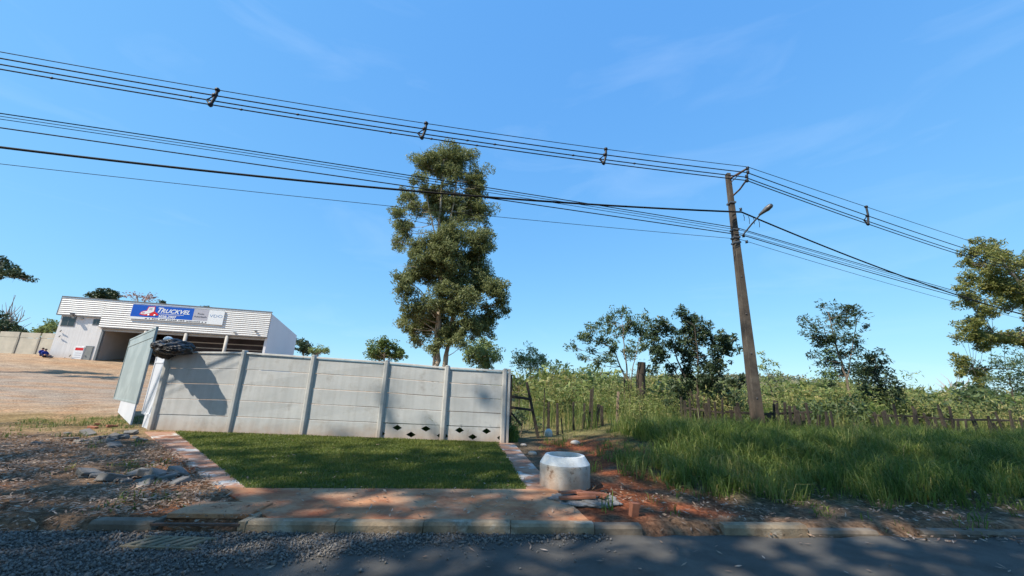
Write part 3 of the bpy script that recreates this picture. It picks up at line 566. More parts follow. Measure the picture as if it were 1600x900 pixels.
EUR = [(830,50,30),(870,80,35),(800,90,35),(770,130,25),(840,140,40),(910,110,35),(950,140,30),(990,200,40),(780,190,40),(750,230,25),(840,220,50),(900,200,45),(960,240,45),(800,280,40),(870,300,40),(930,290,35),(1000,280,40),(850,330,30),(770,380,35),(800,420,45),(860,400,35),(840,460,30),(920,430,45),(970,420,40),(1010,440,30),(740,510,30),(780,540,40),(830,560,25),(820,600,25),(850,640,22),(760,560,20),(1060,130,60),(1090,250,60),(1080,360,50),(1100,480,50)]
pxtree('eucalyptus_tree', 'olive green eucalyptus with drooping yellow tinged clumps under the cables', 'tree', 30, (1200, 360), 2.5, EUR,
       [([(1130, 760), (1100, 500), (1050, 330), (960, 180), (860, 70)], 34, 5), ([(1100, 500), (1000, 420), (880, 400)], 10, 3), ([(1115, 600), (960, 540), (800, 540)], 9, 3)], M['euc2'], M['bark'], 850, (.18, .36), (.05, .10), 22, 2.0, fill=1, droop=.7, flat=.85)
o6 = (860, 460)
pxtree('slender_tree', 'wide open crowned tree with several thin stems beside the dead trunk', 'tree', 20, o6, 3.46,
       [(115,285,40),(180,230,45),(240,180,45),(300,140,40),(385,105,42),(450,130,45),(520,125,38),(330,210,45),(400,190,45),(470,195,42),(270,255,38),(350,290,32),(430,280,35),(500,280,38),(180,345,32),(250,365,40),(330,350,30),(510,215,40),(430,335,30)],
       [([(440, 650), (425, 500), (402, 330), (390, 170)], 16, 4), ([(405, 640), (398, 440), (340, 290), (220, 240)], 14, 3), ([(430, 600), (440, 420), (480, 250)], 10, 3)], M['midleaf'], M['bark'], 950, (.13, .28), (.035, .07), 23, 1.2, fill=1, flat=.9)
pxtree('dark_tree', 'dense dark leaved tree with many stems fanning out behind the picket fence', 'tree', 16.5, o6, 3.46,
       [(700,105,40),(760,140,45),(820,170,42),(600,150,45),(565,210,42),(650,200,55),(720,220,55),(800,240,55),(870,230,38),(930,240,48),(990,235,32),(1020,300,28),(960,300,42),(890,310,48),(560,285,38),(600,310,42),(680,310,55),(770,320,55),(840,370,55),(920,360,38),(560,410,28),(650,410,42),(740,420,48),(820,450,48),(900,430,38),(980,470,36),(1045,465,26),(680,490,38),(760,500,42),(850,520,42),(930,520,38),(1000,545,34),(700,550,30),(640,590,28),(720,605,32),(870,590,34),(945,595,34),(1010,600,28),(670,640,24),(900,640,28)],
       [([(780, 690), (770, 560), (700, 380), (650, 230)], 22, 4), ([(800, 690), (790, 560), (800, 380), (780, 170)], 20, 4), ([(830, 690), (830, 560), (890, 420), (950, 270)], 18, 4), ([(790, 690), (740, 520), (620, 330)], 10, 3)], M['darkshadedleaf'], M['darkbark'], 1500, (.11, .26), (.035, .075), 24, 1.0, fill=1, flat=.9)
o7 = (1200, 360)
pxtree('leaning_tree', 'thin leaning tree with sparse airy leaves beside the dark conical tree', 'tree', 20, o7, 2.5,
       [(215,290,20),(280,300,27),(355,325,30),(140,355,22),(190,370,36),(250,340,28),(300,370,36),(372,380,22),(140,402,20),(200,430,40),(270,430,36),(330,420,32),(180,490,26),(240,500,32),(300,480,32),(340,470,22),(220,560,20),(270,570,26),(250,605,18),(310,545,28)],
       [([(345, 730), (310, 590), (275, 480), (235, 320)], 14, 3), ([(310, 590), (330, 450), (350, 340)], 6, 2)], M['darkshadedleaf'], M['bark'], 900, (.12, .26), (.035, .065), 25, 1.2, fill=1, flat=.9)
pxtree('conical_tree', 'small dark conical tree with tiered branches behind the picket fence', 'tree', 17, o7, 2.5,
       [(420,485,26),(385,500,28),(450,510,25),(370,530,33),(430,540,38),(400,580,42),(460,580,33),(355,595,28),(490,620,28),(430,630,42),(380,640,28),(525,640,15),(460,670,33),(420,690,30),(490,680,22),(450,720,22),(480,735,18),(345,560,18)],
       [([(487, 780), (455, 690), (430, 590), (415, 490)], 13, 3)], M['darkshadedleaf'], M['darkbark'], 1200, (.10, .22), (.035, .065), 26, .7, fill=1, flat=.8)
pxtree('pale_tree', 'pale green feathery tree rising behind the utility pole', 'tree', 22, o6, 3.46,
       [(1150,325,26),(1185,380,34),(1140,400,28),(1220,430,32),(1170,470,38),(1245,480,28),(1200,530,42),(1262,540,32),(1220,600,45),(1285,600,28),(1165,590,30),(1120,470,22)],
       [([(1215, 690), (1205, 560), (1170, 420)], 10, 3)], M['lightleaf'], M['bark'], 480, (.14, .26), (.04, .08), 27, 1.0)
pxtree('young_tree', 'young tree with light crown below the drooping eucalyptus', 'tree', 22, o7, 2.5,
       [(900,515,32),(950,520,36),(990,560,38),(890,575,36),(940,595,40),(1000,620,32),(878,620,26),(920,650,28),(1015,500,30),(1040,560,34)],
       [([(992, 765), (965, 680), (940, 560)], 12, 3)], M['midleaf'], M['darkbark'], 900, (.11, .22), (.035, .065), 28, 1.2)
t = tag(empty('dead_trunk', tuple(aty(1000, 645, 20.4))), 'thick dark bare trunk snapped off among the open crowned tree', 'trunk')
a = aty(1000, 650, 20.4); b = aty(1002, 566, 20.4); PP = np.linspace(a, b, 9); PP[:, 0] += .03*np.sin(np.arange(9)*1.9); rel(tubes('stem', [(PP, np.linspace(.27, .20, 9)), (np.linspace(PP[5], PP[5]+np.array([.5, .1, .9]), 4), np.linspace(.07, .03, 4))], M['darkbark'], n=10), t)
a = aty(1213, 660, 15.2); t = tag(empty('tree_stump', tuple(a)), 'short dark stump standing behind the utility pole', 'stump'); PP = np.linspace(aty(1213, 675, 15.2), aty(1212, 626, 15.2), 6); rel(tubes('stem', [(PP, np.linspace(.10, .085, 6))], M['darkbark'], n=8), t)
I0 = (0, 0)
def simple(name, label, Yd, cl, tk, lm, bmk, dens, Lr, Wr, seed, depth, **kw):
    kw.setdefault('fill', 1); return pxtree(name, label, 'tree', Yd, I0, 1.0, cl, tk, lm, bmk, dens, Lr, Wr, seed, depth, **kw)
simple('round_tree', 'dark green rounded tree showing over the middle of the grey wall', 60, [(590,541,13),(604,537,13),(579,550,10),(614,549,12),(628,556,9),(600,553,14),(585,557,10),(615,560,9)], [([(600, 590), (600, 555)], 5, 2)], M['roundleaf'], M['bark'], 270, (0.22, 0.44), (0.12, 0.25), 31, 2)
simple('bushy_tree', 'light bushy tree just right of the tall eucalyptus stems', 50, [(742,546,14),(766,543,15),(755,556,18),(733,556,12),(777,556,12),(750,536,10),(760,566,16),(740,566,14)], [([(757, 590), (757, 560)], 5, 2)], M['lightleaf'], M['bark'], 270, (0.19, 0.39), (0.10, 0.20), 32, 2)
simple('airy_tree', 'light green airy tree above the end of the grey wall', 45, [(810,556,12),(830,550,13),(846,558,11),(822,566,14),(838,570,14),(804,568,10),(854,570,9),(820,578,13),(845,582,12)], [([(828, 600), (828, 560)], 4, 2)], M['lightleaf'], M['bark'], 210, (0.17, 0.33), (0.07, 0.14), 33, 1.8)
simple('feathery_tree', 'light green feathery small tree between the dark stakes and the open crowned tree', 27, [(905,588,13),(924,580,14),(942,590,13),(890,598,11),(915,600,15),(935,606,14),(900,612,13)], [([(918, 650), (918, 600)], 3, 1.5)], M['lightleaf'], M['bark'], 420, (.14, .3), (.045, .09), 81, 1.3)
simple('scrub_tree', 'pale scrubby small tree between the utility pole and the leaning tree', 40, [(1247,606,7),(1256,600,7),(1264,608,8),(1250,616,9),(1262,620,10),(1240,620,8)], [([(1254, 650), (1254, 615)], 2.5, 1.2)], M['far'], M['twig'], 260, (.18, .36), (.06, .12), 82, 1.3)
simple('scrub_tree', 'low green tree beyond the field near the leafless pale tree', 44, [(1420,634,9),(1435,630,9),(1448,636,9),(1430,642,11)], [([(1434, 665), (1434, 640)], 2.5, 1.2)], M['lightleaf'], M['twig'], 200, (.18, .36), (.06, .12), 83, 1.3)
simple('dark_bush_tree', 'dark tree at the back corner of the workshop side wall', 78, [(471,534,8),(478,540,8),(470,545,8),(480,549,7)], [([(474, 570), (474, 545)], 3, 2)], M['darkshadedleaf'], M['bark'], 210, (0.28, 0.50), (0.15, 0.30), 34, 2)
simple('light_bush_tree', 'bright green low tree beside the dark tree by the workshop', 74, [(488,549,8),(497,545,7),(506,546,7),(495,552,8),(512,550,5)], [([(496, 575), (496, 552)], 3, 2)], M['lightleaf'], M['bark'], 180, (0.22, 0.44), (0.12, 0.25), 35, 2)
simple('roof_line_tree', 'dark tree showing above the workshop parapet', 75, [(146,464,8),(158,459,8),(170,457,8),(181,462,8),(160,466,9),(174,467,8)], [([(163, 560), (163, 465)], 6, 3)], M['darkshadedleaf'], M['bark'], 330, (0.28, 0.50), (0.15, 0.30), 36, 2.5)
simple('reddish_tree', 'sparse reddish tree showing above the workshop parapet', 72, [(197,459,7),(206,464,7),(216,461,7),(226,465,7),(236,461,6),(243,466,5),(212,468,8),(230,470,8)], [([(218, 560), (216, 480), (212, 458)], 5, 1), ([(216, 490), (232, 458)], 3, 1)], M['redleaf'], M['twig'], 16, (.3, .6), (.14, .3), 37, 2.0)
simple('parapet_shrub_tree', 'tiny dark treetop peeking over the workshop sign', 80, [(250,472,4),(256,474,3)], [([(252, 570), (252, 474)], 4, 2)], M['darkshadedleaf'], M['bark'], 360, (0.22, 0.39), (0.10, 0.20), 38, 1)
simple('parapet_shrub_tree', 'tiny dark treetop peeking over the parapet right of the sign', 80, [(317,481,4),(324,481,4),(331,483,3)], [([(322, 570), (322, 482)], 4, 2)], M['darkshadedleaf'], M['bark'], 360, (0.22, 0.39), (0.10, 0.20), 39, 1)
simple('shade_tree', 'dark tree behind the old panel wall', 55, [(8,512,13),(26,518,12),(-8,502,14),(40,523,8),(16,525,12),(-20,515,14)], [([(10, 570), (10, 515)], 6, 3)], M['darkshadedleaf'], M['bark'], 270, (0.22, 0.44), (0.10, 0.23), 40, 2)
simple('yellow_green_tree', 'yellow green tree between the old panel wall and the workshop', 52, [(63,518,10),(74,512,10),(80,505,9),(55,524,8),(84,515,9)], [([(72, 570), (72, 518)], 4, 2)], M['lightleaf'], M['bark'], 270, (0.22, 0.39), (0.10, 0.20), 41, 1.5)
def bare(name, label, Yd, base, tips, seed, wid=3.):
    rg = np.random.default_rng(seed); b = aty(*base, Yd); b[2] = hz(b[0], Yd)-.2; t = tag(empty(name, tuple(b)), label, 'tree'); parts = []; s0 = Yd/F
    for px, py in tips:
        e = aty(px, py, Yd+rg.uniform(-2, 2)); mid = b+(e-b)*.5+np.array([(b[0]-e[0])*.18, 0, .05*(e[2]-b[2])]); s = np.linspace(0, 1, 8)[:, None]; PP = (1-s)**2*b+2*s*(1-s)*mid+s*s*e; PP[1:-1] += rg.normal(size=(6, 3))*s0*1.2
        parts.append(tube_arrays(PP-b, np.linspace(wid*s0*.5, .35*s0, 8), 5))
        for q in (3, 4, 5, 6):
            for _ in range(2):
                f_ = PP[q]+(e-b)*rg.uniform(.12, .3)+rg.normal(size=3)*s0*9; parts.append(tube_arrays(np.stack([PP[q], (PP[q]+f_)/2+rg.normal(size=3)*s0, f_])-b, np.array([.7, .45, .22])*s0, 4))
    V, Q = join_arrays(parts); qmesh('branches', V, Q, M['twig'], t, smooth=True); return t
bare('bare_tree', 'leafless pale tree fanning up among the bushes beyond the field', 60, (1495, 665), [(1468,612),(1476,602),(1486,597),(1496,596),(1506,599),(1516,606),(1522,616),(1490,606)], 51)
bare('bare_tree', 'grey leafless treetop above the old panel wall', 58, (0, 560), [(-12,480),(4,484),(18,483),(30,490),(38,492),(-25,488),(12,492)], 52, 4)
simple('russet_tree', 'small russet tree beside the leafless pale tree', 66, [(1458,625,6),(1464,620,6),(1470,628,6),(1462,633,7)], [([(1464, 660), (1464, 630)], 3, 1.5)], M['redleaf'], M['twig'], 40, (.3, .6), (.15, .3), 53, 1)
# umbrella pine reaching in from the left
AR = [(5,424,14),(19,430,11),(31,428,9),(42,434,8),(51,437,5),(8,411,9),(-15,415,18),(-35,425,18),(-30,400,16),(-60,410,20),(-80,425,18),(-60,440,14),(22,420,8)]
simple('umbrella_pine', 'dark flat crowned pine branch reaching in over the yard', 27, AR, [([(-75, 560), (-72, 470), (-66, 430)], 12, 6), ([(-72, 460), (-30, 436), (5, 430), (40, 436)], 4, 1.5)], M['darkshadedleaf'], M['bark'], 900, (.14, .26), (.05, .1), 61, 1.5, flat=.7, droop=-.3)
# ------------------------------------------------------------------ roadside trees behind the viewer that shade the verge
def shade_proto(seed):
    rg = np.random.default_rng(seed); cl = []
    for k in range(62):
        h = rg.uniform(5, 25); R = 3.4*math.sin(math.pi*np.clip((h-3)/26, 0, 1))**.7; an = rg.uniform(0, 6.28); q = R*rg.uniform(.2, 1); cl.append((q*math.cos(an), q*math.sin(an), h, rg.uniform(1.0, 1.8)))
    return cl
def shade_tree(x, y, seed, s, label):
    cl = [(x+a*s, y+b*s, hz(x, y)+c*s, r*s) for a, b, c, r in shade_proto(seed)]; z = hz(x, y)
    return tree('roadside_tree', label, 'tree', cl, [(np.array([(x, y, z-.1), (x+.2, y, z+8*s), (x-.1, y+.2, z+16*s), (x, y, z+25*s)]), .3*s, .05)], M['euc'], M['bark'], 7.5, (.45, .9), (.2, .36), seed, 'tall roadside trees across the road', twigs=False)
SH = [(-31, -6, 1.0), (-26, -5.2, 1.05), (-21, -6, 1.2), (-16.5, -4.9, 1.28), (-12, -6.2, 1.3), (-7.5, -5, 1.3), (-3, -6.2, 1.32), (2, -5.2, 1.3), (7, -6.4, 1.3), (12, -5.4, 1.2)]
for k, (x, y, s) in enumerate(SH): shade_tree(x, y, 200+k, s, 'tall leafy roadside tree standing across the road from the wall')
# ------------------------------------------------------------------ grass and weeds
def blades(name, P, Hh, Wd, lean, mat_, tint, rg, kind='stuff', seg=2):
    n = len(P); an = rg.uniform(0, 6.283, n); fa = rg.uniform(0, 6.283, n); d = np.stack([np.cos(an), np.sin(an), 0*an], 1); s = np.stack([np.cos(fa), np.sin(fa), 0*fa], 1)
    h = Hh[:, None]; w_ = Wd[:, None]/2; ln = lean[:, None]; up = np.array([[0, 0, 1.]])
    b = P; m = P+up*h*.6+d*ln*h*.25; t = P+up*h*(1-.35*ln)+d*ln*h*.85
    V = np.stack([b-s*w_, b+s*w_, m-s*w_*.85, m+s*w_*.85, t-s*w_*.12, t+s*w_*.12], 1).reshape(-1, 3); k = np.arange(n)[:, None]*6
    Q = np.concatenate([k+np.array([[0, 1, 3, 2]]), k+np.array([[2, 3, 5, 4]])]); return tag(qmesh(name, V, Q, mat_, tint=np.concatenate([tint, tint])), kind=kind)
def ground_pts(x, y): return np.stack([x, y, hgt(x, y)], 1)
rg = np.random.default_rng(77)
def in_quad(x, y, q):
    ok = np.ones(len(x), bool); n = len(q)
    for k in range(n):
        (ax, ay), (bx, by) = q[k], q[(k+1) % n]; ok &= ((bx-ax)*(y-ay)-(by-ay)*(x-ax)) > 0
    return ok
# lawn
N = 170000; x = rg.uniform(-8.9, .45, N); y = rg.uniform(5.9, 11.05, N); jx, jy = x+rg.normal(size=N)*.025, y+rg.normal(size=N)*.025; k = in_quad(jx, jy, [LL, LR, RR, RL]) & (rg.random(N) < np.clip(.9+.5*wob(x, y, 2.4, 33), .25, 1)); x, y = x[k], y[k]
patch = wob(x, y, 1.7, 2); n = len(x)
o = blades('lawn_grass', ground_pts(x, y)+np.array([0, 0, .018]), rg.uniform(.025, .065, n)*(1+.35*patch), rg.uniform(.006, .012, n), rg.uniform(.2, .9, n), M['lawn'], np.clip(rg.beta(2, 3, n)*.8+.2*patch+.3*(rg.random(n) < .06), 0, 1), rg); tag(o, 'short mown green lawn in front of the grey wall', 'lawn')
bm = bmesh.new(); bm_hull(bm, [pv(*p, -.05) for p in (LL, LR, RR, RL)], [pv(*p, .016) for p in (LL, LR, RR, RL)]); M['turf'] = mat('turf_soil', (.06, .085, .025), (.10, .11, .04), 8, .95, .5, 60); tag(bobj('turf', bm, M['turf']), kind='structure')
# tall grass on the bank, in tufts
def tufts(nt, xr, yr, dens, accept, Hr, spread, name, mat_, label, cat, wd=(.008, .016), tintf=None, leanr=(.3, 1.0), push=None):
    tx = rg.uniform(*xr, nt); ty = rg.uniform(*yr, nt); k = rg.random(nt) < accept(tx, ty); tx, ty = tx[k], ty[k]; nb = rg.integers(dens//2, dens*3//2, len(tx)); idx = np.repeat(np.arange(len(tx)), nb); n = len(idx)
    x = tx[idx]+rg.normal(size=n)*spread; y = ty[idx]+rg.normal(size=n)*spread; th = (rg.uniform(.5, 1.25, len(tx))*(1+.3*wob(tx, ty, .9, 9)))[idx]; hh = rg.uniform(*Hr, n)*th
    ti = np.clip(rg.beta(2, 3, n)*.75+rg.normal(size=len(tx))[idx]*.16+(0 if tintf is None else tintf(x, y)), 0, 1)
    o = blades(name, ground_pts(x, y)-np.array([0, 0, .02]), hh, rg.uniform(*wd, n), rg.uniform(*leanr, n), mat_, ti, rg); return tag(o, label, cat)
def acc_bank(x, y):
    a = sstep(2.0, 3.6, x+.5*wob(x, y, 1.3, 4)-(y > 9)*1.2)*sstep(5.65, 6.9, y+.45*wob(x, y, 1.5, 8)-.05*x)*sstep(13.5, 12.8, y); return a
tufts(5200, (1.2, 17), (5.6, 13.4), 20, acc_bank, (.16, .55), .08, 'bank_grass', M['grass'], 'long unmown green grass covering the roadside bank', 'grass', tintf=lambda x, y: .10*wob(x, y, .8, 6)+.16*(wob(x, y, .5, 3) > .35))
tufts(1500, (3.2, 17), (8.2, 13.0), 26, lambda x, y: sstep(.0, .5, wob(x, y, .7, 12)+.3), (.34, .66), .10, 'tall_grass_clumps', M['grass'], 'taller arching grass clumps along the top of the bank', 'grass')
tufts(420, (.9, 3.6), (5.5, 12.5), 16, lambda x, y: .45*sstep(-.2, .5, wob(x, y, 1.9, 14))*(((x-.95)**2+(y-6.75)**2) > .45), (.12, .3), .07, 'verge_grass', M['grass'], 'scattered green grass tufts on the red soil by the concrete ring', 'grass')
tufts(500, (3.5, 14), (5.35, 6.6), 12, lambda x, y: .5*sstep(-.1, .6, wob(x, y, 1.6, 21)), (.08, .2), .06, 'kerb_grass', M['grass'], 'short grass tufts growing along the broken kerb', 'grass')
tufts(1500, (-14, -2.6), (4.9, 9.6), 11, lambda x, y: .8*(x < -2.9-(y-4.7)*1.12)*sstep(.15, .6, wob(x, y, 1.3, 31)), (.05, .15), .06, 'litter_grass', M['grass'], 'thin grass tufts growing through the littered verge', 'grass')
tufts(1500, (-22, -9.6), (9.6, 13.5), 12, lambda x, y: .9*sstep(-.1, .5, wob(x, y, .9, 41)), (.06, .16), .08, 'yard_edge_grass', M['weed'], 'sunlit patchy grass along the edge of the yard', 'grass', tintf=lambda x, y: -.05+0*x)
tufts(260, (-3.6, .2), (11.35, 12.3), 26, lambda x, y: np.ones_like(x), (.3, .75), .08, 'weeds_behind_wall', M['grass'], 'shaded weeds growing against the back of the grey wall', 'weeds', wd=(.015, .03))
tufts(260, (2.6, 17), (6.6, 13.2), 9, lambda x, y: sstep(-.1, .5, wob(x, y, .9, 61))*acc_bank(x, y), (.5, .95), .07, 'dry_stalks', M['weed'], 'dry straw stalks and seed heads standing in the bank grass', 'grass', wd=(.006, .014), leanr=(.1, .8), tintf=lambda x, y: .35+0*x)
tufts(420, (2.4, 17), (6.4, 13.2), 14, lambda x, y: sstep(.0, .5, wob(x, y, 1.1, 66))*acc_bank(x, y), (.2, .45), .1, 'broad_weeds', M['lawn'], 'broad leaved weeds mixed into the bank grass', 'weeds', wd=(.03, .06), leanr=(.5, 1.2))
# weeds across the field
def acc_field(x, y): return np.where(x > .6+0*y, 1, .0)*sstep(-.9, .4, wob(x, y, .35, 17)+.5)
tufts(1500, (.5, 36), (13.6, 30), 12, acc_field, (.5, 1.15), .2, 'field_stalks', M['weed'], 'thin straw coloured stalks rising from the field weeds', 'weeds', wd=(.01, .025), leanr=(.1, .7))
def weed_field(name, n, xr, yr, hr, rr_, dens, Lr, Wr, label, seed, mat_=None):
    r5 = np.random.default_rng(seed); x = r5.uniform(*xr, n); y = r5.uniform(*yr, n); k = (x > .9) & (x < 1.5*y+6) & (x > -.2*y); x, y = x[k], y[k]
    hh = r5.uniform(*hr, len(x))*np.clip(.72+.75*wob(x, y, .33, 7), .3, 1.5); cl = np.stack([x, y, hgt(x, y)+hh*.55, r5.uniform(*rr_, len(x))], 1); C = crown_points(cl, dens, r5, 6, flat=1.0); zg = hgt(C[:, 0], C[:, 1])+.03; C[:, 2] = np.maximum(C[:, 2], zg)
    V, Q = leaves(C, Lr, Wr, r5, -.6); t = np.clip(r5.beta(2, 2.4, len(C))+.35*wob(C[:, 0], C[:, 1], .45, 3), 0, 1); return tag(qmesh(name, V, Q, mat_ or M['weed'], tint=t), label, 'weeds', kind='stuff')
weed_field('field_weeds', 1100, (.9, 44), (14.8, 30), (1.0, 2.3), (.45, .9), 260, (.08, .22), (.02, .045), 'sunlit tangle of tall weeds filling the field behind the fence', 401)
weed_field('far_field_weeds', 1000, (-6, 95), (28, 62), (1.6, 3.6), (.8, 1.6), 90, (.16, .38), (.05, .11), 'pale scrub spreading across the far side of the field', 402)
weed_field('scrub_thickets', 130, (3, 70), (18, 46), (1.8, 4.0), (.6, 1.3), 190, (.09, .24), (.03, .07), 'uneven darker thickets standing up out of the field weeds', 403, M['roundleaf'])
weed_field('pale_thickets', 130, (2, 70), (18, 46), (1.6, 3.8), (.6, 1.2), 190, (.09, .24), (.03, .06), 'pale green thickets standing up out of the field weeds', 404, M['lightleaf'])
# shrubs in the field
def shrub_proto(seed, lm, r=1., dens=260):
    rg2 = np.random.default_rng(seed); cl = [(rg2.normal()*.45*r, rg2.normal()*.45*r, r*rg2.uniform(.35, 1.1), r*rg2.uniform(.35, .55)) for _ in range(9)]
    return tree('shrub', 'x', 'shrub', cl, [(np.array([(0, 0, -.1), (0.05, 0, .5*r), (.1, .1, r)]), .04*r, .01)], lm, M['bark'], dens, (.12, .3), (.05, .12), seed, base=(0, 0, 0))
protos = [shrub_proto(301, M['lightleaf']), shrub_proto(302, M['midleaf']), shrub_proto(303, M['weed']), shrub_proto(304, M['roundleaf'])]
KL = ['bright green shrub among the field weeds', 'mid green shrub among the field weeds', 'straw coloured shrub among the field weeds', 'deep green shrub among the field weeds']
used = [False]*4
def put_shrub(k, px, Yd, s, label=None):
    P = aty(px, 640, Yd); o = protos[k] if not used[k] else copy_tree(protos[k]); used[k] = True
    o.location = (P[0], P[1], hz(P[0], P[1])-.05); o.scale = (s*random.uniform(.9, 1.3), s*random.uniform(.9, 1.2), s*random.uniform(.85, 1.1)); o.rotation_euler = (0, 0, random.uniform(0, 6.28)); 
    zone = 'between the dark stakes and the grey wall' if px < 950 else 'behind the dead trunk and dark tree' if px < 1160 else 'between the utility pole and the leaning tree' if px < 1320 else 'around the conical tree' if px < 1445 else 'below the young tree and eucalyptus'
    far = 'low' if Yd < 18 else 'tall' if Yd < 27 else 'distant'
    o['label'] = far+' '+KL[k].split(' among')[0]+' '+zone; o['group'] = o['label'].replace('shrub', 'shrubs')
for k, px, Yd, s in [(0, 900, 21, 1.3), (0, 935, 24, 1.7), (2, 870, 24, 1.4), (2, 830, 22, 1.3), (0, 812, 26, 1.5), (1, 880, 32, 1.6), (2, 1040, 24, 1.2), (0, 1120, 20, 1.0), (0, 1150, 24, 1.2), (2, 1245, 22, 1.0), (0, 1265, 25, 1.3), (0, 1290, 22, 1.0), (2, 1330, 28, 1.3), (0, 1410, 21, 1.0), (0, 1435, 23, 1.2), (1, 1450, 17, .9), (1, 1510, 19, 1.1), (3, 1480, 22, 1.1), (0, 1540, 24, 1.2), (0, 1575, 22, 1.0), (1, 1560, 17, .8), (3, 1595, 19, 1.0), (1, 1330, 14.6, .7), (3, 1345, 15.2, .7), (1, 1265, 14.5, .6), (3, 1180, 14.6, .6), (1, 815, 13.6, .55), (2, 960, 30, 1.4), (0, 1000, 34, 1.6), (0, 1350, 34, 1.5), (3, 1250, 36, 1.6), (2, 1480, 36, 1.5)]: put_shrub(k, px, Yd, s*(1.35 if Yd > 18 else 1.15))
pxtree('yellow_flowering_tree', 'small yellow flowering tree beyond the field shrubs', 'tree', 48, I0, 1., [(1525,646,4),(1531,650,4),(1527,654,4)], [([(1528, 672), (1528, 652)], 1.5, 1)], M['yellow'], M['bark'], 120, (.2, .4), (.12, .25), 71, .4)
# far ridge
hx = np.linspace(-40, 420, 90); hy = np.linspace(230, 420, 24); HX, HY = np.meshgrid(hx, hy)
def ridge(x, y):
    a = np.arctan2(x, y); top = np.interp(a, [-.15, .05, .25, .42, .52, .62, .72, .82, .95, 1.1], [4, 8, 11, 13.5, 14, 13, 8.5, 4, 2, 1]); return -4+(top+4)*sstep(225, 330, np.hypot(x, y))+.9*wob(x, y, .05, 2)
hill = qmesh('hill', np.stack([HX, HY, ridge(HX, HY)], -1).reshape(-1, 3), (lambda i, j: np.stack([i+j, i+j+1, i+91, i+90][:0] or [i+j, i+j+1, i+j+91, i+j+90], -1).reshape(-1, 4))(np.arange(23)[:, None]*90, np.arange(89)[None, :]), mat('hill_soil', (.13, .13, .075), (.18, .16, .09), .05, .95), smooth=True); tag(hill, kind='structure')
rg = np.random.default_rng(5); N = 900; x = rg.uniform(-40, 420, N); y = rg.uniform(232, 345, N); cl = np.stack([x, y, ridge(x, y)+rg.uniform(.3, 2.2, N), rg.uniform(1.6, 3.6, N)], 1)
C = crown_points(cl, 5.5, rg, 5); V, Q = leaves(C, (1.0, 2.0), (.6, 1.3), rg); tag(qmesh('distant_wood', V, Q, M['far'], tint=rg.random(len(C))), 'dull green scrub and wood covering the far ridge', 'wood', kind='stuff')
# ------------------------------------------------------------------ fences
def stick(name, a, b, r, mat_, par=None, n=5, wob_=.01, flatten=None):
    P = np.linspace(a, b, 5); P[1:-1] += rng.normal(size=(3, 3))*wob_; return tubes(name, [(P, np.linspace(r, r*.8, 5))], mat_, par, n)
def plank(name, a, b, w_, th, mat_, par=None):
    a = np.array(a); b = np.array(b); u_ = b-a; u_ /= np.linalg.norm(u_); side = np.cross(u_, [0, 1., 0]); side /= np.linalg.norm(side); nn = np.cross(side, u_); R_ = lambda p, s: [tuple(p+side*w_/2*sx*s+nn*th/2*sy) for sx, sy in ((-1, -1), (1, -1), (1, 1), (-1, 1))]
    bm = bmesh.new(); bm_hull(bm, R_(a, 1), R_(b, .9)); return bobj(name, bm, mat_, par, bevel=min(w_, th)*.15)
def picket_run(pts, label, step, hgt_r, drop_p, wr=(.07, .12)):
    pts = np.array(pts); g = tag(empty('picket_fence', (pts[0][0], pts[0][1], hz(*pts[0]))), label, 'fence'); seg = np.linalg.norm(np.diff(pts, axis=0), axis=1); L = np.r_[0, np.cumsum(seg)]; s = 0; tops = []
    while s < L[-1]:
        x = np.interp(s, L, pts[:, 0]); y = np.interp(s, L, pts[:, 1]); z = hz(x, y); h = random.uniform(*hgt_r); ln = random.gauss(0, .11)
        if random.random() > drop_p: rel(plank('picket', (x, y, z-.1), (x+ln, y+random.gauss(0, .03), z+h), random.uniform(*wr), .03, M['wood']), g)
        tops.append((s, x, y, z)); s += step*random.uniform(.75, 1.3)
    k = 0
    while k < len(tops)-8:
        a, b = tops[k], tops[min(k+9, len(tops)-1)]
        for hh in (.62,): rel(plank('rail', (a[1], a[2]+.035, a[3]+hh+random.gauss(0, .03)), (b[1], b[2]+.035, b[3]+hh+random.gauss(0, .05)), .07, .04, M['wood']), g)
        k += 9
    return g
picket_run([(6.0, 13.9), (7.4, 13.3), (9.2, 13.0), (10.6, 13.1)], 'dark weathered picket fence sagging behind the utility pole', .15, (.65, 1.05), .12)
picket_run([(12.4, 13.6), (14.2, 13.5), (16.2, 13.9), (18.5, 14.2)], 'broken dark picket fence below the small conical tree', .16, (.5, 1.05), .22)
picket_run([(18.9, 14.3), (22, 14.6), (25.0, 15.4)], 'low rotten picket fence by the right hand shrubs under the young tree', .18, (.5, 1.0), .22)
for k, (px, y0, y1, Yd, ln) in enumerate([(1238, 668, 640, 13.4, .12), (1260, 672, 645, 13.3, -.1), (1277, 668, 648, 13.6, .05), (1292, 672, 650, 13.4, .0)]):
    a = aty(px, y0+14, Yd); b = aty(px+ln*60, y1, Yd); o = plank('fence_stake', a, b, .11, .05, M['wood']); tag(o, 'broken leaning dark stake in the gap of the picket fence', 'stake', 'stakes in the fence gap')
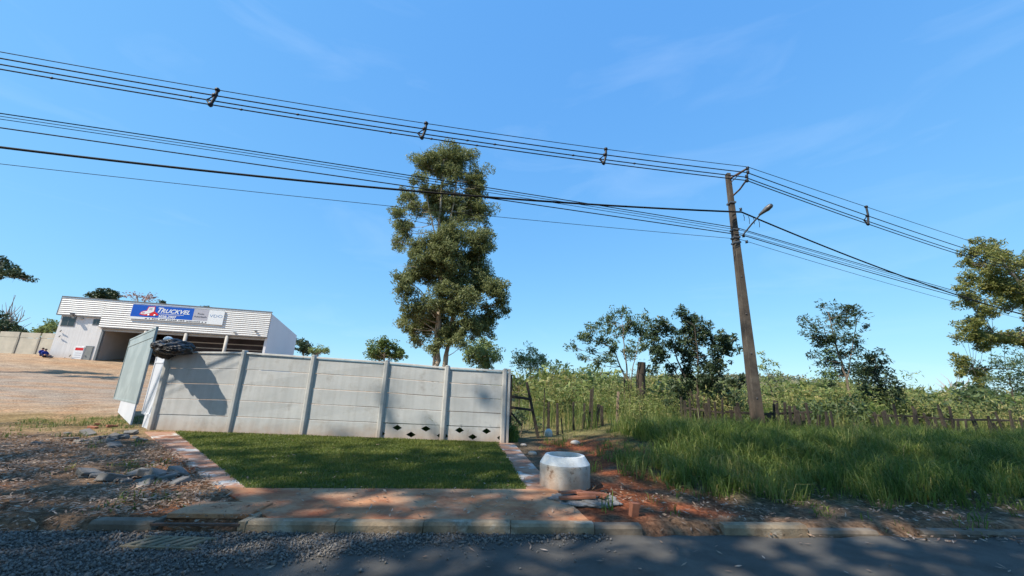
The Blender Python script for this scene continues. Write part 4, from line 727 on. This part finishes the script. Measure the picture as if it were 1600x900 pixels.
# posts between the wall end and the trees
FP = [(857, 676, 628, 13.4, .085, 'square dark fence post nearest the ladder-like frame'), (871, 679, 630, 13.3, .085, 'square dark fence post second from the ladder-like frame'), (896, 668, 628, 14.0, .07, 'slim dark fence post standing alone before the broken stakes')]
for px, y0, y1, Yd, w_, lb in FP:
    a = aty(px, y0+6, Yd); b = aty(px, y1, Yd); tag(plank('fence_post', a, b, w_, w_, M['wood']), lb, 'post', 'dark posts of the old fence')
for px, y0, y1, Yd, w_, dx, m_, lb in [(912, 668, 630, 14.4, .10, 1, 'wood', 'thick broken stake at the start of the stake cluster'), (920, 668, 608, 14.6, .09, 4, 'wood', 'tall tilted stake in the middle of the stake cluster'), (924, 665, 606, 14.5, .045, 3, 'wood', 'thin upright stick in the stake cluster'), (930, 660, 632, 14.2, .14, 6, 'wood', 'short slanted board with a pointed top in the stake cluster'), (941, 664, 634, 14.5, .12, -1, 'wood', 'short stout stake closing the stake cluster'), (879, 672, 653, 13.4, .04, -2, 'wood', 'short thin stick beside the second fence post'), (849, 672, 606, 13.3, .03, 2, 'wood', 'crooked thin stick between the frame and the fence post'), (964, 655, 612, 15.5, .10, 2, 'palewood', 'pale sunlit stake in front of the open crowned tree'), (1135, 668, 652, 12.9, .05, 0, 'wood', 'short stick by the picket fence')]:
    a = aty(px, y0+8, Yd); b = aty(px+dx, y1, Yd); tag(plank('stake', a, b, w_, .05, M[m_]), lb, 'stake')
lad = tag(empty('wooden_frame', tuple(aty(812, 690, 12.3))), 'dark wooden ladder-like frame leaning beside the end of the grey wall', 'frame')
rel(plank('upright', aty(794, 690, 11.9), aty(797, 585, 11.9), .16, .1, M['wood']), lad); rel(plank('upright', aty(841, 684, 12.4), aty(823, 597, 12.4), .09, .07, M['wood']), lad)
rel(plank('rail', aty(796, 619, 12.1), aty(831, 624, 12.3), .085, .05, M['wood']), lad); rel(plank('rail', aty(796, 636, 12.1), aty(833, 641, 12.35), .075, .05, M['wood']), lad); rel(plank('brace', aty(795, 640, 12.0), aty(815, 665, 12.2), .05, .04, M['wood']), lad)
o = lump('white_jug', aty(857, 678, 12.9), (.13, .12, .16), 6, M['glass'], 3, .1); tag(o, 'small pale plastic jug lying at the foot of a fence post', 'jug')
# ------------------------------------------------------------------ concrete ring, tiles and spilt cement
ring = tag(empty('concrete_ring', (.96, 6.78, .12)), 'whitewashed concrete well ring with a sloping top', 'concrete ring')
lathe('body', [(.33, .0), (.405, .0), (.405, .30), (.40, .315)], M['ring'], ring, 72); lathe('sloped_top', [(.402, .317), (.32, .43), (.27, .435), (.27, .1)], M['ringtop'], ring, 72); ring.scale = (1.0, 1.0, 1.05)
for c_ in ring.children: c_.data.polygons.foreach_set('use_smooth', [False]*len(c_.data.polygons))
cem = lump('cement_heap', (1.12, 5.98, .11), (.42, .27, .05), 12, M['cement'], 5, .5, rough=1); tag(cem, 'flat heap of spilt grey cement in front of the concrete ring', 'cement')
for k, (x, y, z, rz, L, lb) in enumerate([(1.0, 5.82, .165, .05, .5, 'long clay tile lying at the front of the tile pile'), (1.2, 5.88, .195, .12, .42, 'clay tile lying across the tile pile'), (.93, 5.98, .19, .35, .34, 'slanted clay tile at the ring end of the pile'), (1.22, 6.05, .17, -.02, .40, 'clay tile at the back of the pile'), (1.38, 5.9, .17, .9, .16, 'broken clay tile end at the right of the pile')]):
    bm = bmesh.new(); sec = [(-.05, 0), (-.045, .028), (0, .04), (.045, .028), (.05, 0), (.0, .018)]
    bm_hull(bm, [(-L/2, a, b) for a, b in sec], [(L/2, a, b) for a, b in sec]); o = bobj('clay_tile', bm, M['tile'], bevel=.003); o.location = (x, y, z); o.rotation_euler = (random.uniform(-.15, .15), random.uniform(-.06, .06), rz); tag(o, lb, 'tile')
o = box('brick', -.055, .055, -.035, .035, 0, .17, M['tile'], bevel=.006); o.location = (1.63, 5.4, .08); o.rotation_euler = (.1, .12, .3); tag(o, 'single clay brick standing on end on the red soil', 'brick')
for px, py, r_, lb in [(832, 706, .10, 'small grey stone on the soil behind the concrete ring'), (899, 693, .13, 'white stone lying on the soil below the stakes'), (818, 694, .08, 'pale stone by the foot of the wooden frame')]:
    P = atz(px, py, .2); o = lump('stone', (P[0], P[1], hz(P[0], P[1])+.03), (r_, r_*.7, r_*.5), px, M['ring'], 3, .2); tag(o, lb, 'stone')
# rubble beside the pavement strip
rr = np.random.default_rng(19)
def rubble(cx, cy, sx, sy, n, label, grp):
    for k in range(n):
        x = cx+rr.normal()*sx; y = cy+rr.normal()*sy
        if x > -3.0-(y-4.95)*1.14-.15: x = -3.0-(y-4.95)*1.14-.2-abs(rr.normal()*.2)
        r_ = rr.uniform(.05, .16); bm = bmesh.new(); bmesh.ops.create_cube(bm, size=1)
        for v in bm.verts: v.co = Vector((v.co.x*r_*rr.uniform(1.1, 2.2), v.co.y*r_*rr.uniform(1., 1.8), v.co.z*r_*rr.uniform(.5, .9)))
        o = bobj('rubble_chunk', bm, M['rubble'], bevel=.012); o.location = (x, y, hz(x, y)+r_*.2); o.rotation_euler = tuple(rr.uniform(-.35, .35, 2))+(rr.uniform(0, 6),); tag(o, label, 'rubble', grp)
rubble(-5.3, 6.35, .45, .22, 26, 'grey broken concrete chunk in the heap halfway along the pavement strip', 'rubble halfway along the strip')
rubble(-8.9, 9.3, .55, .5, 30, 'grey broken concrete chunk in the heap by the gate', 'rubble by the gate')
for k, (x, y) in enumerate([(-11.1, 11.0), (-10.9, 11.3), (-11.6, 11.6)]):
    o = box('brick', -.11, .11, -.05, .05, 0, .06, M['tile'], bevel=.006); o.location = (x, y, hz(x, y)); o.rotation_euler = (.05, .1, k*1.1); tag(o, 'loose clay brick on the ground under the gate leaf', 'brick', 'bricks under the gate leaf')
# gravel washed against the kerb
def gravel():
    rg = np.random.default_rng(91); N = 60000; x = rg.uniform(-6.8, 1.2, N); lo = np.interp(x, [-6.8, -4.2, -2.7, -.6, 1.2], [2.2, 3.2, 3.75, 4.55, 4.92]); y = rg.uniform(2.2, 5.0, N); k = (y > lo+rg.normal(size=N)*.09-(rg.random(N) < .06)*rg.random(N)*.7) & (y < yk(x)-.01); x, y = x[k], y[k]; n = len(x)
    r_ = rg.gamma(2.2, .0026, n)+.003; B = np.array([(1, 0, 0), (-1, 0, 0), (0, 1, 0), (0, -1, 0), (0, 0, 1), (0, 0, -1)], float); TF = np.array([(0, 2, 4), (2, 1, 4), (1, 3, 4), (3, 0, 4), (2, 0, 5), (1, 2, 5), (3, 1, 5), (0, 3, 5)])
    D = rg.normal(size=(n, 3, 3)); Qm = np.linalg.qr(D)[0]; sc3 = rg.uniform(.6, 1.3, (n, 1, 3)); V = np.einsum('nij,nkj->nki', Qm, B[None]*sc3)*r_[:, None, None]+np.stack([x, y, r_*.5+.005+.03*np.sin(np.clip((y+3.3)/(yk(x)+3.3), 0, 1)*math.pi)], 1)[:, None, :]
    return qmesh('gravel', V.reshape(-1, 3), (np.arange(n)[:, None, None]*6+TF[None]).reshape(-1, 3), M['gravel'])
tag(gravel(), 'dark loose gravel washed up along the kerb and drain', 'gravel', kind='stuff')
# fallen leaves
def litter():
    rg = np.random.default_rng(95); xs, ys = [], []
    def add(n, xr, yr, f):
        x = rg.uniform(*xr, n); y = rg.uniform(*yr, n); k = rg.random(n) < f(x, y); xs.append(x[k]); ys.append(y[k])
    add(52000, (-14, -2.4), (4.45, 10), lambda x, y: (x < -2.75-(y-4.9)*1.14)*np.clip(.55+.6*wob(x, y, 1.1, 51), .12, 1)*sstep(10.4, 8.0, y))
    add(420, (-6, 9), (2.2, 5.2), lambda x, y: (y < yk(x))*sstep(3.2, 4.9, y)*.8); add(500, (-8, .5), (5.9, 11), lambda x, y: .5+0*x); add(350, (-3, 1), (4.9, 6.2), lambda x, y: .6+0*x)
    add(8000, (1.2, 12), (5.1, 7.6), lambda x, y: np.clip(.4+.6*wob(x, y, 1.7, 55), .02, 1)*sstep(7.6, 6, y)); x = np.concatenate(xs); y = np.concatenate(ys)
    z = np.where(y < yk(x), .008+.03*np.sin(np.clip((y+3.3)/(yk(x)+3.3), 0, 1)*math.pi), hgt(x, y)+.03); n = len(x); an = rg.uniform(0, 6.28, n); a = np.stack([np.cos(an), np.sin(an), rg.normal(size=n)*.25], 1); b = np.stack([-np.sin(an), np.cos(an), rg.normal(size=n)*.35], 1); l = rg.uniform(.02, .05, n)[:, None]; w_ = rg.uniform(.006, .014, n)[:, None]; c = np.stack([x, y, z+.012], 1)
    return qmesh('leaf_litter', np.stack([c-a*l, c+b*w_, c+a*l, c-b*w_], 1).reshape(-1, 3), np.arange(4*n).reshape(-1, 4), M['litter'], tint=rg.beta(1.3, 2.6, n))
tag(litter(), 'dry fallen leaves scattered over the verge and road edge', 'leaves', kind='stuff')
# ------------------------------------------------------------------ utility pole, lamp and cables
PB = atz(1187, 685, .35); PZ = 9.55
def utility_pole(loc, rz, label):
    p = tag(empty('utility_pole', loc, rz), label, 'pole', 'utility poles along the road')
    bm = bmesh.new()
    def sec(w_, d_, z): i_ = d_*.32; return [(-w_, -d_, z), (w_, -d_, z), (w_, -d_*.55, z), (w_-i_*.5, -d_*.4, z), (w_-i_*.5, d_*.4, z), (w_, d_*.55, z), (w_, d_, z), (-w_, d_, z), (-w_, d_*.55, z), (-w_+i_*.5, d_*.4, z), (-w_+i_*.5, -d_*.4, z), (-w_, -d_*.55, z)]
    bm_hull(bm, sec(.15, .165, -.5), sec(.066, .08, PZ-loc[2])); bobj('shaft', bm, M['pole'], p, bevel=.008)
    for z in (1.2, 2.6, 3.9, 5.2): w_ = .165-.085*(z+.5)/9.7; lathe('bolt_hole', [(0, 0), (.022, 0), (.022, .012), (0, .012)], M['ink'], p, 10, (-.03, -w_-.004, z), axis=(0, -1, 0))
    return p
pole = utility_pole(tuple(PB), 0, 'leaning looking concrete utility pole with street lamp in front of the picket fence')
pole['label'] = 'concrete utility pole with cable brackets standing in front of the picket fence'
def prel(o): return rel(o, pole)
tip = aty(1168, 263, 12.0); tip2 = aty(1166, 282, 12.0); top = np.array([PB[0], PB[1]-.1, PZ-.25]); low = np.array([PB[0]+.03, PB[1]-.12, PZ-.95])
prel(tubes('bracket', [(np.stack([top, (top+tip)/2, tip]), .035), (np.stack([low, (low+tip2)/2+np.array([0, 0, -.05]), tip2]), .03), (np.stack([top+np.array([0, 0, -.18]), (top+tip)/2+np.array([0, 0, -.05]), tip]), .015)], M['iron']))
for k in range(4):
    q = tip+(tip2-tip)*k/3; prel(lathe('insulator', [(0, -.06), (.055, -.05), (.03, -.02), (.06, .0), (.03, .03), (.05, .05), (0, .06)], M['rubber'], None, 10, tuple(q+np.array([.03*(k % 2), 0, 0]))))
def pz(py): return onplane(1140+(py-272)*47/413, py, PB, (1, .1))[2]
for py, s in ((318, .05), (360, .06), (372, .07), (380, .05)): z = pz(py); prel(box('clamp_band', PB[0]-.11, PB[0]+.11, PB[1]-.125, PB[1]+.125, z-.03, z+.03, M['steel']))
for py, dx in ((330, .22), (371, .2), (380, .28)): prel(lathe('insulator', [(0, -.05), (.05, -.04), (.03, 0), (.05, .04), (0, .05)], M['rubber'], None, 10, (PB[0]+dx, PB[1]-.15, pz(py))))
for k in range(4): x = PB[0]+.26+.17*k; zz = pz(338)-.06*k-.02; prel(tubes('dropper', [(np.array([[x, PB[1]-.2, zz], [x+.02, PB[1]-.2, zz-.12], [x, PB[1]-.2, zz-.24-.05*(k % 2)]]), .009)], M['cable']))
lamp = tag(empty('street_lamp', (PB[0]+.12, PB[1]-.2, pz(372))), 'grey street lamp on a slanted arm clamped to the utility pole', 'street lamp')
l0 = np.array([PB[0]+.12, PB[1]-.2, pz(372)]); l1 = aty(1190, 333, 11.6); l2 = aty(1206, 320, 11.35); d = l2-l1; d /= np.linalg.norm(d)
rel(tubes('arm', [(np.stack([l0, (l0+l1)/2+np.array([0, 0, .02]), l1]), .025)], M['steel']), lamp)
hd = rel(lathe('head', [(0, -.10), (.035, -.09), (.06, .06), (.09, .2), (.08, .33), (.04, .385), (0, .39)], M['steel'], None, 16, tuple(l1), axis=tuple(d)), lamp)
gl = lathe('lens', [(0, -.02), (.05, 0), (.065, .11), (.055, .2), (0, .23)], M['glass'], None, 14, tuple(l1+d*.13+np.array([0, 0, -.045])), axis=tuple(d)); gl.parent = hd; gl.matrix_parent_inverse = hd.matrix_parent_inverse.copy()
DL = np.array([-1, -.2]); DL /= np.linalg.norm(DL); DR = np.array([19, 7.5]); DR /= np.linalg.norm(DR); LLn, LRn = 40., 42.
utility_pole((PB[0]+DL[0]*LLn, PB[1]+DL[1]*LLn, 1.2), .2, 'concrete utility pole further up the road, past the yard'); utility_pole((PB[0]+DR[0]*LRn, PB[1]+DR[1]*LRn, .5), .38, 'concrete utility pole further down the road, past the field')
def cable(p0, D, L, pxe, pye, zend, r, label, name='power_cable', grp=None, n=48):
    Pm = onplane(pxe, pye, p0, D); tm = np.linalg.norm((Pm-p0)[:2]); zm = Pm[2]
    # parabola through the near support, the measured point and the next support
    A_ = np.array([[tm*tm, tm], [L*L, L]]); a_, b_ = np.linalg.solve(A_, np.array([zm-p0[2], zend-p0[2]])); t = np.linspace(0, L, n); P = np.stack([p0[0]+D[0]*t, p0[1]+D[1]*t, p0[2]+a_*t*t+b_*t], 1)
    return tag(tubes(name, [(P, r)], M['cable'], n=5), label, 'cable', grp), P
TOPL = [(tip+np.array([0, 0, .06]), 81, .011, 'thin steel messenger wire highest of the spaced cables'), (tip+(tip2-tip)*.35, 91, .017, 'upper spaced power cable'), (tip+(tip2-tip)*.72+np.array([-.08, 0, 0]), 100.5, .017, 'middle spaced power cable'), (tip2+np.array([.02, 0, 0]), 108, .017, 'lowest spaced power cable')]
TR = [404, 417, 424, 428]; PL, PR = [], []
for k, (p0, y, r, lb) in enumerate(TOPL):
    o, P = cable(p0, DL, LLn, 0, y, 10.3-.18*k, r, lb+' towards the yard'); PL.append(P); o, P = cable(p0, DR, LRn, 1600, TR[k], 9.8-.16*k, r, lb+' towards the field'); PR.append(P)
def at_px(P, px):
    v = P-_C; d_ = v@_f; x = np.where(d_ > .5, 800+F*(v@_R)/np.maximum(d_, .5), -1e5); k = np.nonzero((x[:-1]-px)*(x[1:]-px) <= 0)[0][0]; t = (px-x[k])/(x[k+1]-x[k]); return k+t
def at_t(P, t): k = int(t); return P[k]+(P[k+1]-P[k])*(t-k)
for px, Ps, side in ((335, PL, 0), (663, PL, 0), (945, PL, 0), (1355, PR, 1)):
    tt = at_px(Ps[1], px); q = [at_t(P, tt) for P in Ps]; c = q[0]; e = tag(empty('cable_spacer', tuple(c)), ['dark plastic spacer holding the overhead cables over the yard side wall', 'dark plastic spacer on the cables above the tall eucalyptus', 'dark plastic spacer on the cables next to the utility pole bracket', 'dark plastic spacer on the cables beyond the pole over the field'][[335, 663, 945, 1355].index(px)], 'spacer', 'cable spacers')
    rel(tubes('strap', [(np.stack([c+np.array([0, 0, .05]), q[1]+np.array([.04, 0, 0]), q[3]+np.array([0, 0, -.06])]), .038), (np.stack([q[1], q[2]+np.array([-.06, 0, 0]), q[3]]), .032)], M['rubber']), e)
    for k in (0, 1, 3): rel(lathe('clamp', [(0, -.05), (.06, -.03), (.06, .03), (0, .05)], M['rubber'], None, 8, tuple(q[k])), e)
pt = np.array([PB[0]+.2, PB[1]-.2, pz(335)])
cable(pt, DL, LLn, 0, 230, 7.6, .032, 'thick twisted low voltage cable towards the yard', 'twisted_cable'); cable(pt, DR, LRn, 1600, 492, 7.0, .028, 'thick twisted low voltage cable towards the field', 'twisted_cable')
for k, (y0, yl, yr, r, lb) in enumerate([(360, 177, 484, .014, 'upper thin telephone cable'), (364, 181.5, 486, .009, 'second thin telephone cable'), (367, 186, 488, .009, 'third thin telephone cable'), (371, 199.5, 491, .016, 'doubled telephone cable'), (377, 256, 499, .008, 'lowest single thin telephone cable')]):
    p0 = np.array([PB[0]+.16*(k % 2), PB[1]-.2, pz(y0)]); cable(p0, DL, LLn, 0, yl, 7.9-.1*k if yl < 220 else 6.6, r, lb+' towards the yard', 'telephone_cable'); cable(p0, DR, LRn, 1600, yr, 6.5-.05*k, r, lb+' towards the field', 'telephone_cable')
# small debris caught on the spaced cables
for P, seed in ((PL[2], 1), (PL[3], 2)):
    r9 = np.random.default_rng(seed)
    for k in range(9):
        t = r9.integers(4, 30); q = P[t]+(P[t+1]-P[t])*r9.random(); o = lump('caught_debris', tuple(q), (.05, .03, .035), int(r9.integers(99)), M['rubber'], 1, .2); tag(o, 'tiny dark tuft caught on the spaced power cables', 'debris', 'tufts on the cables')
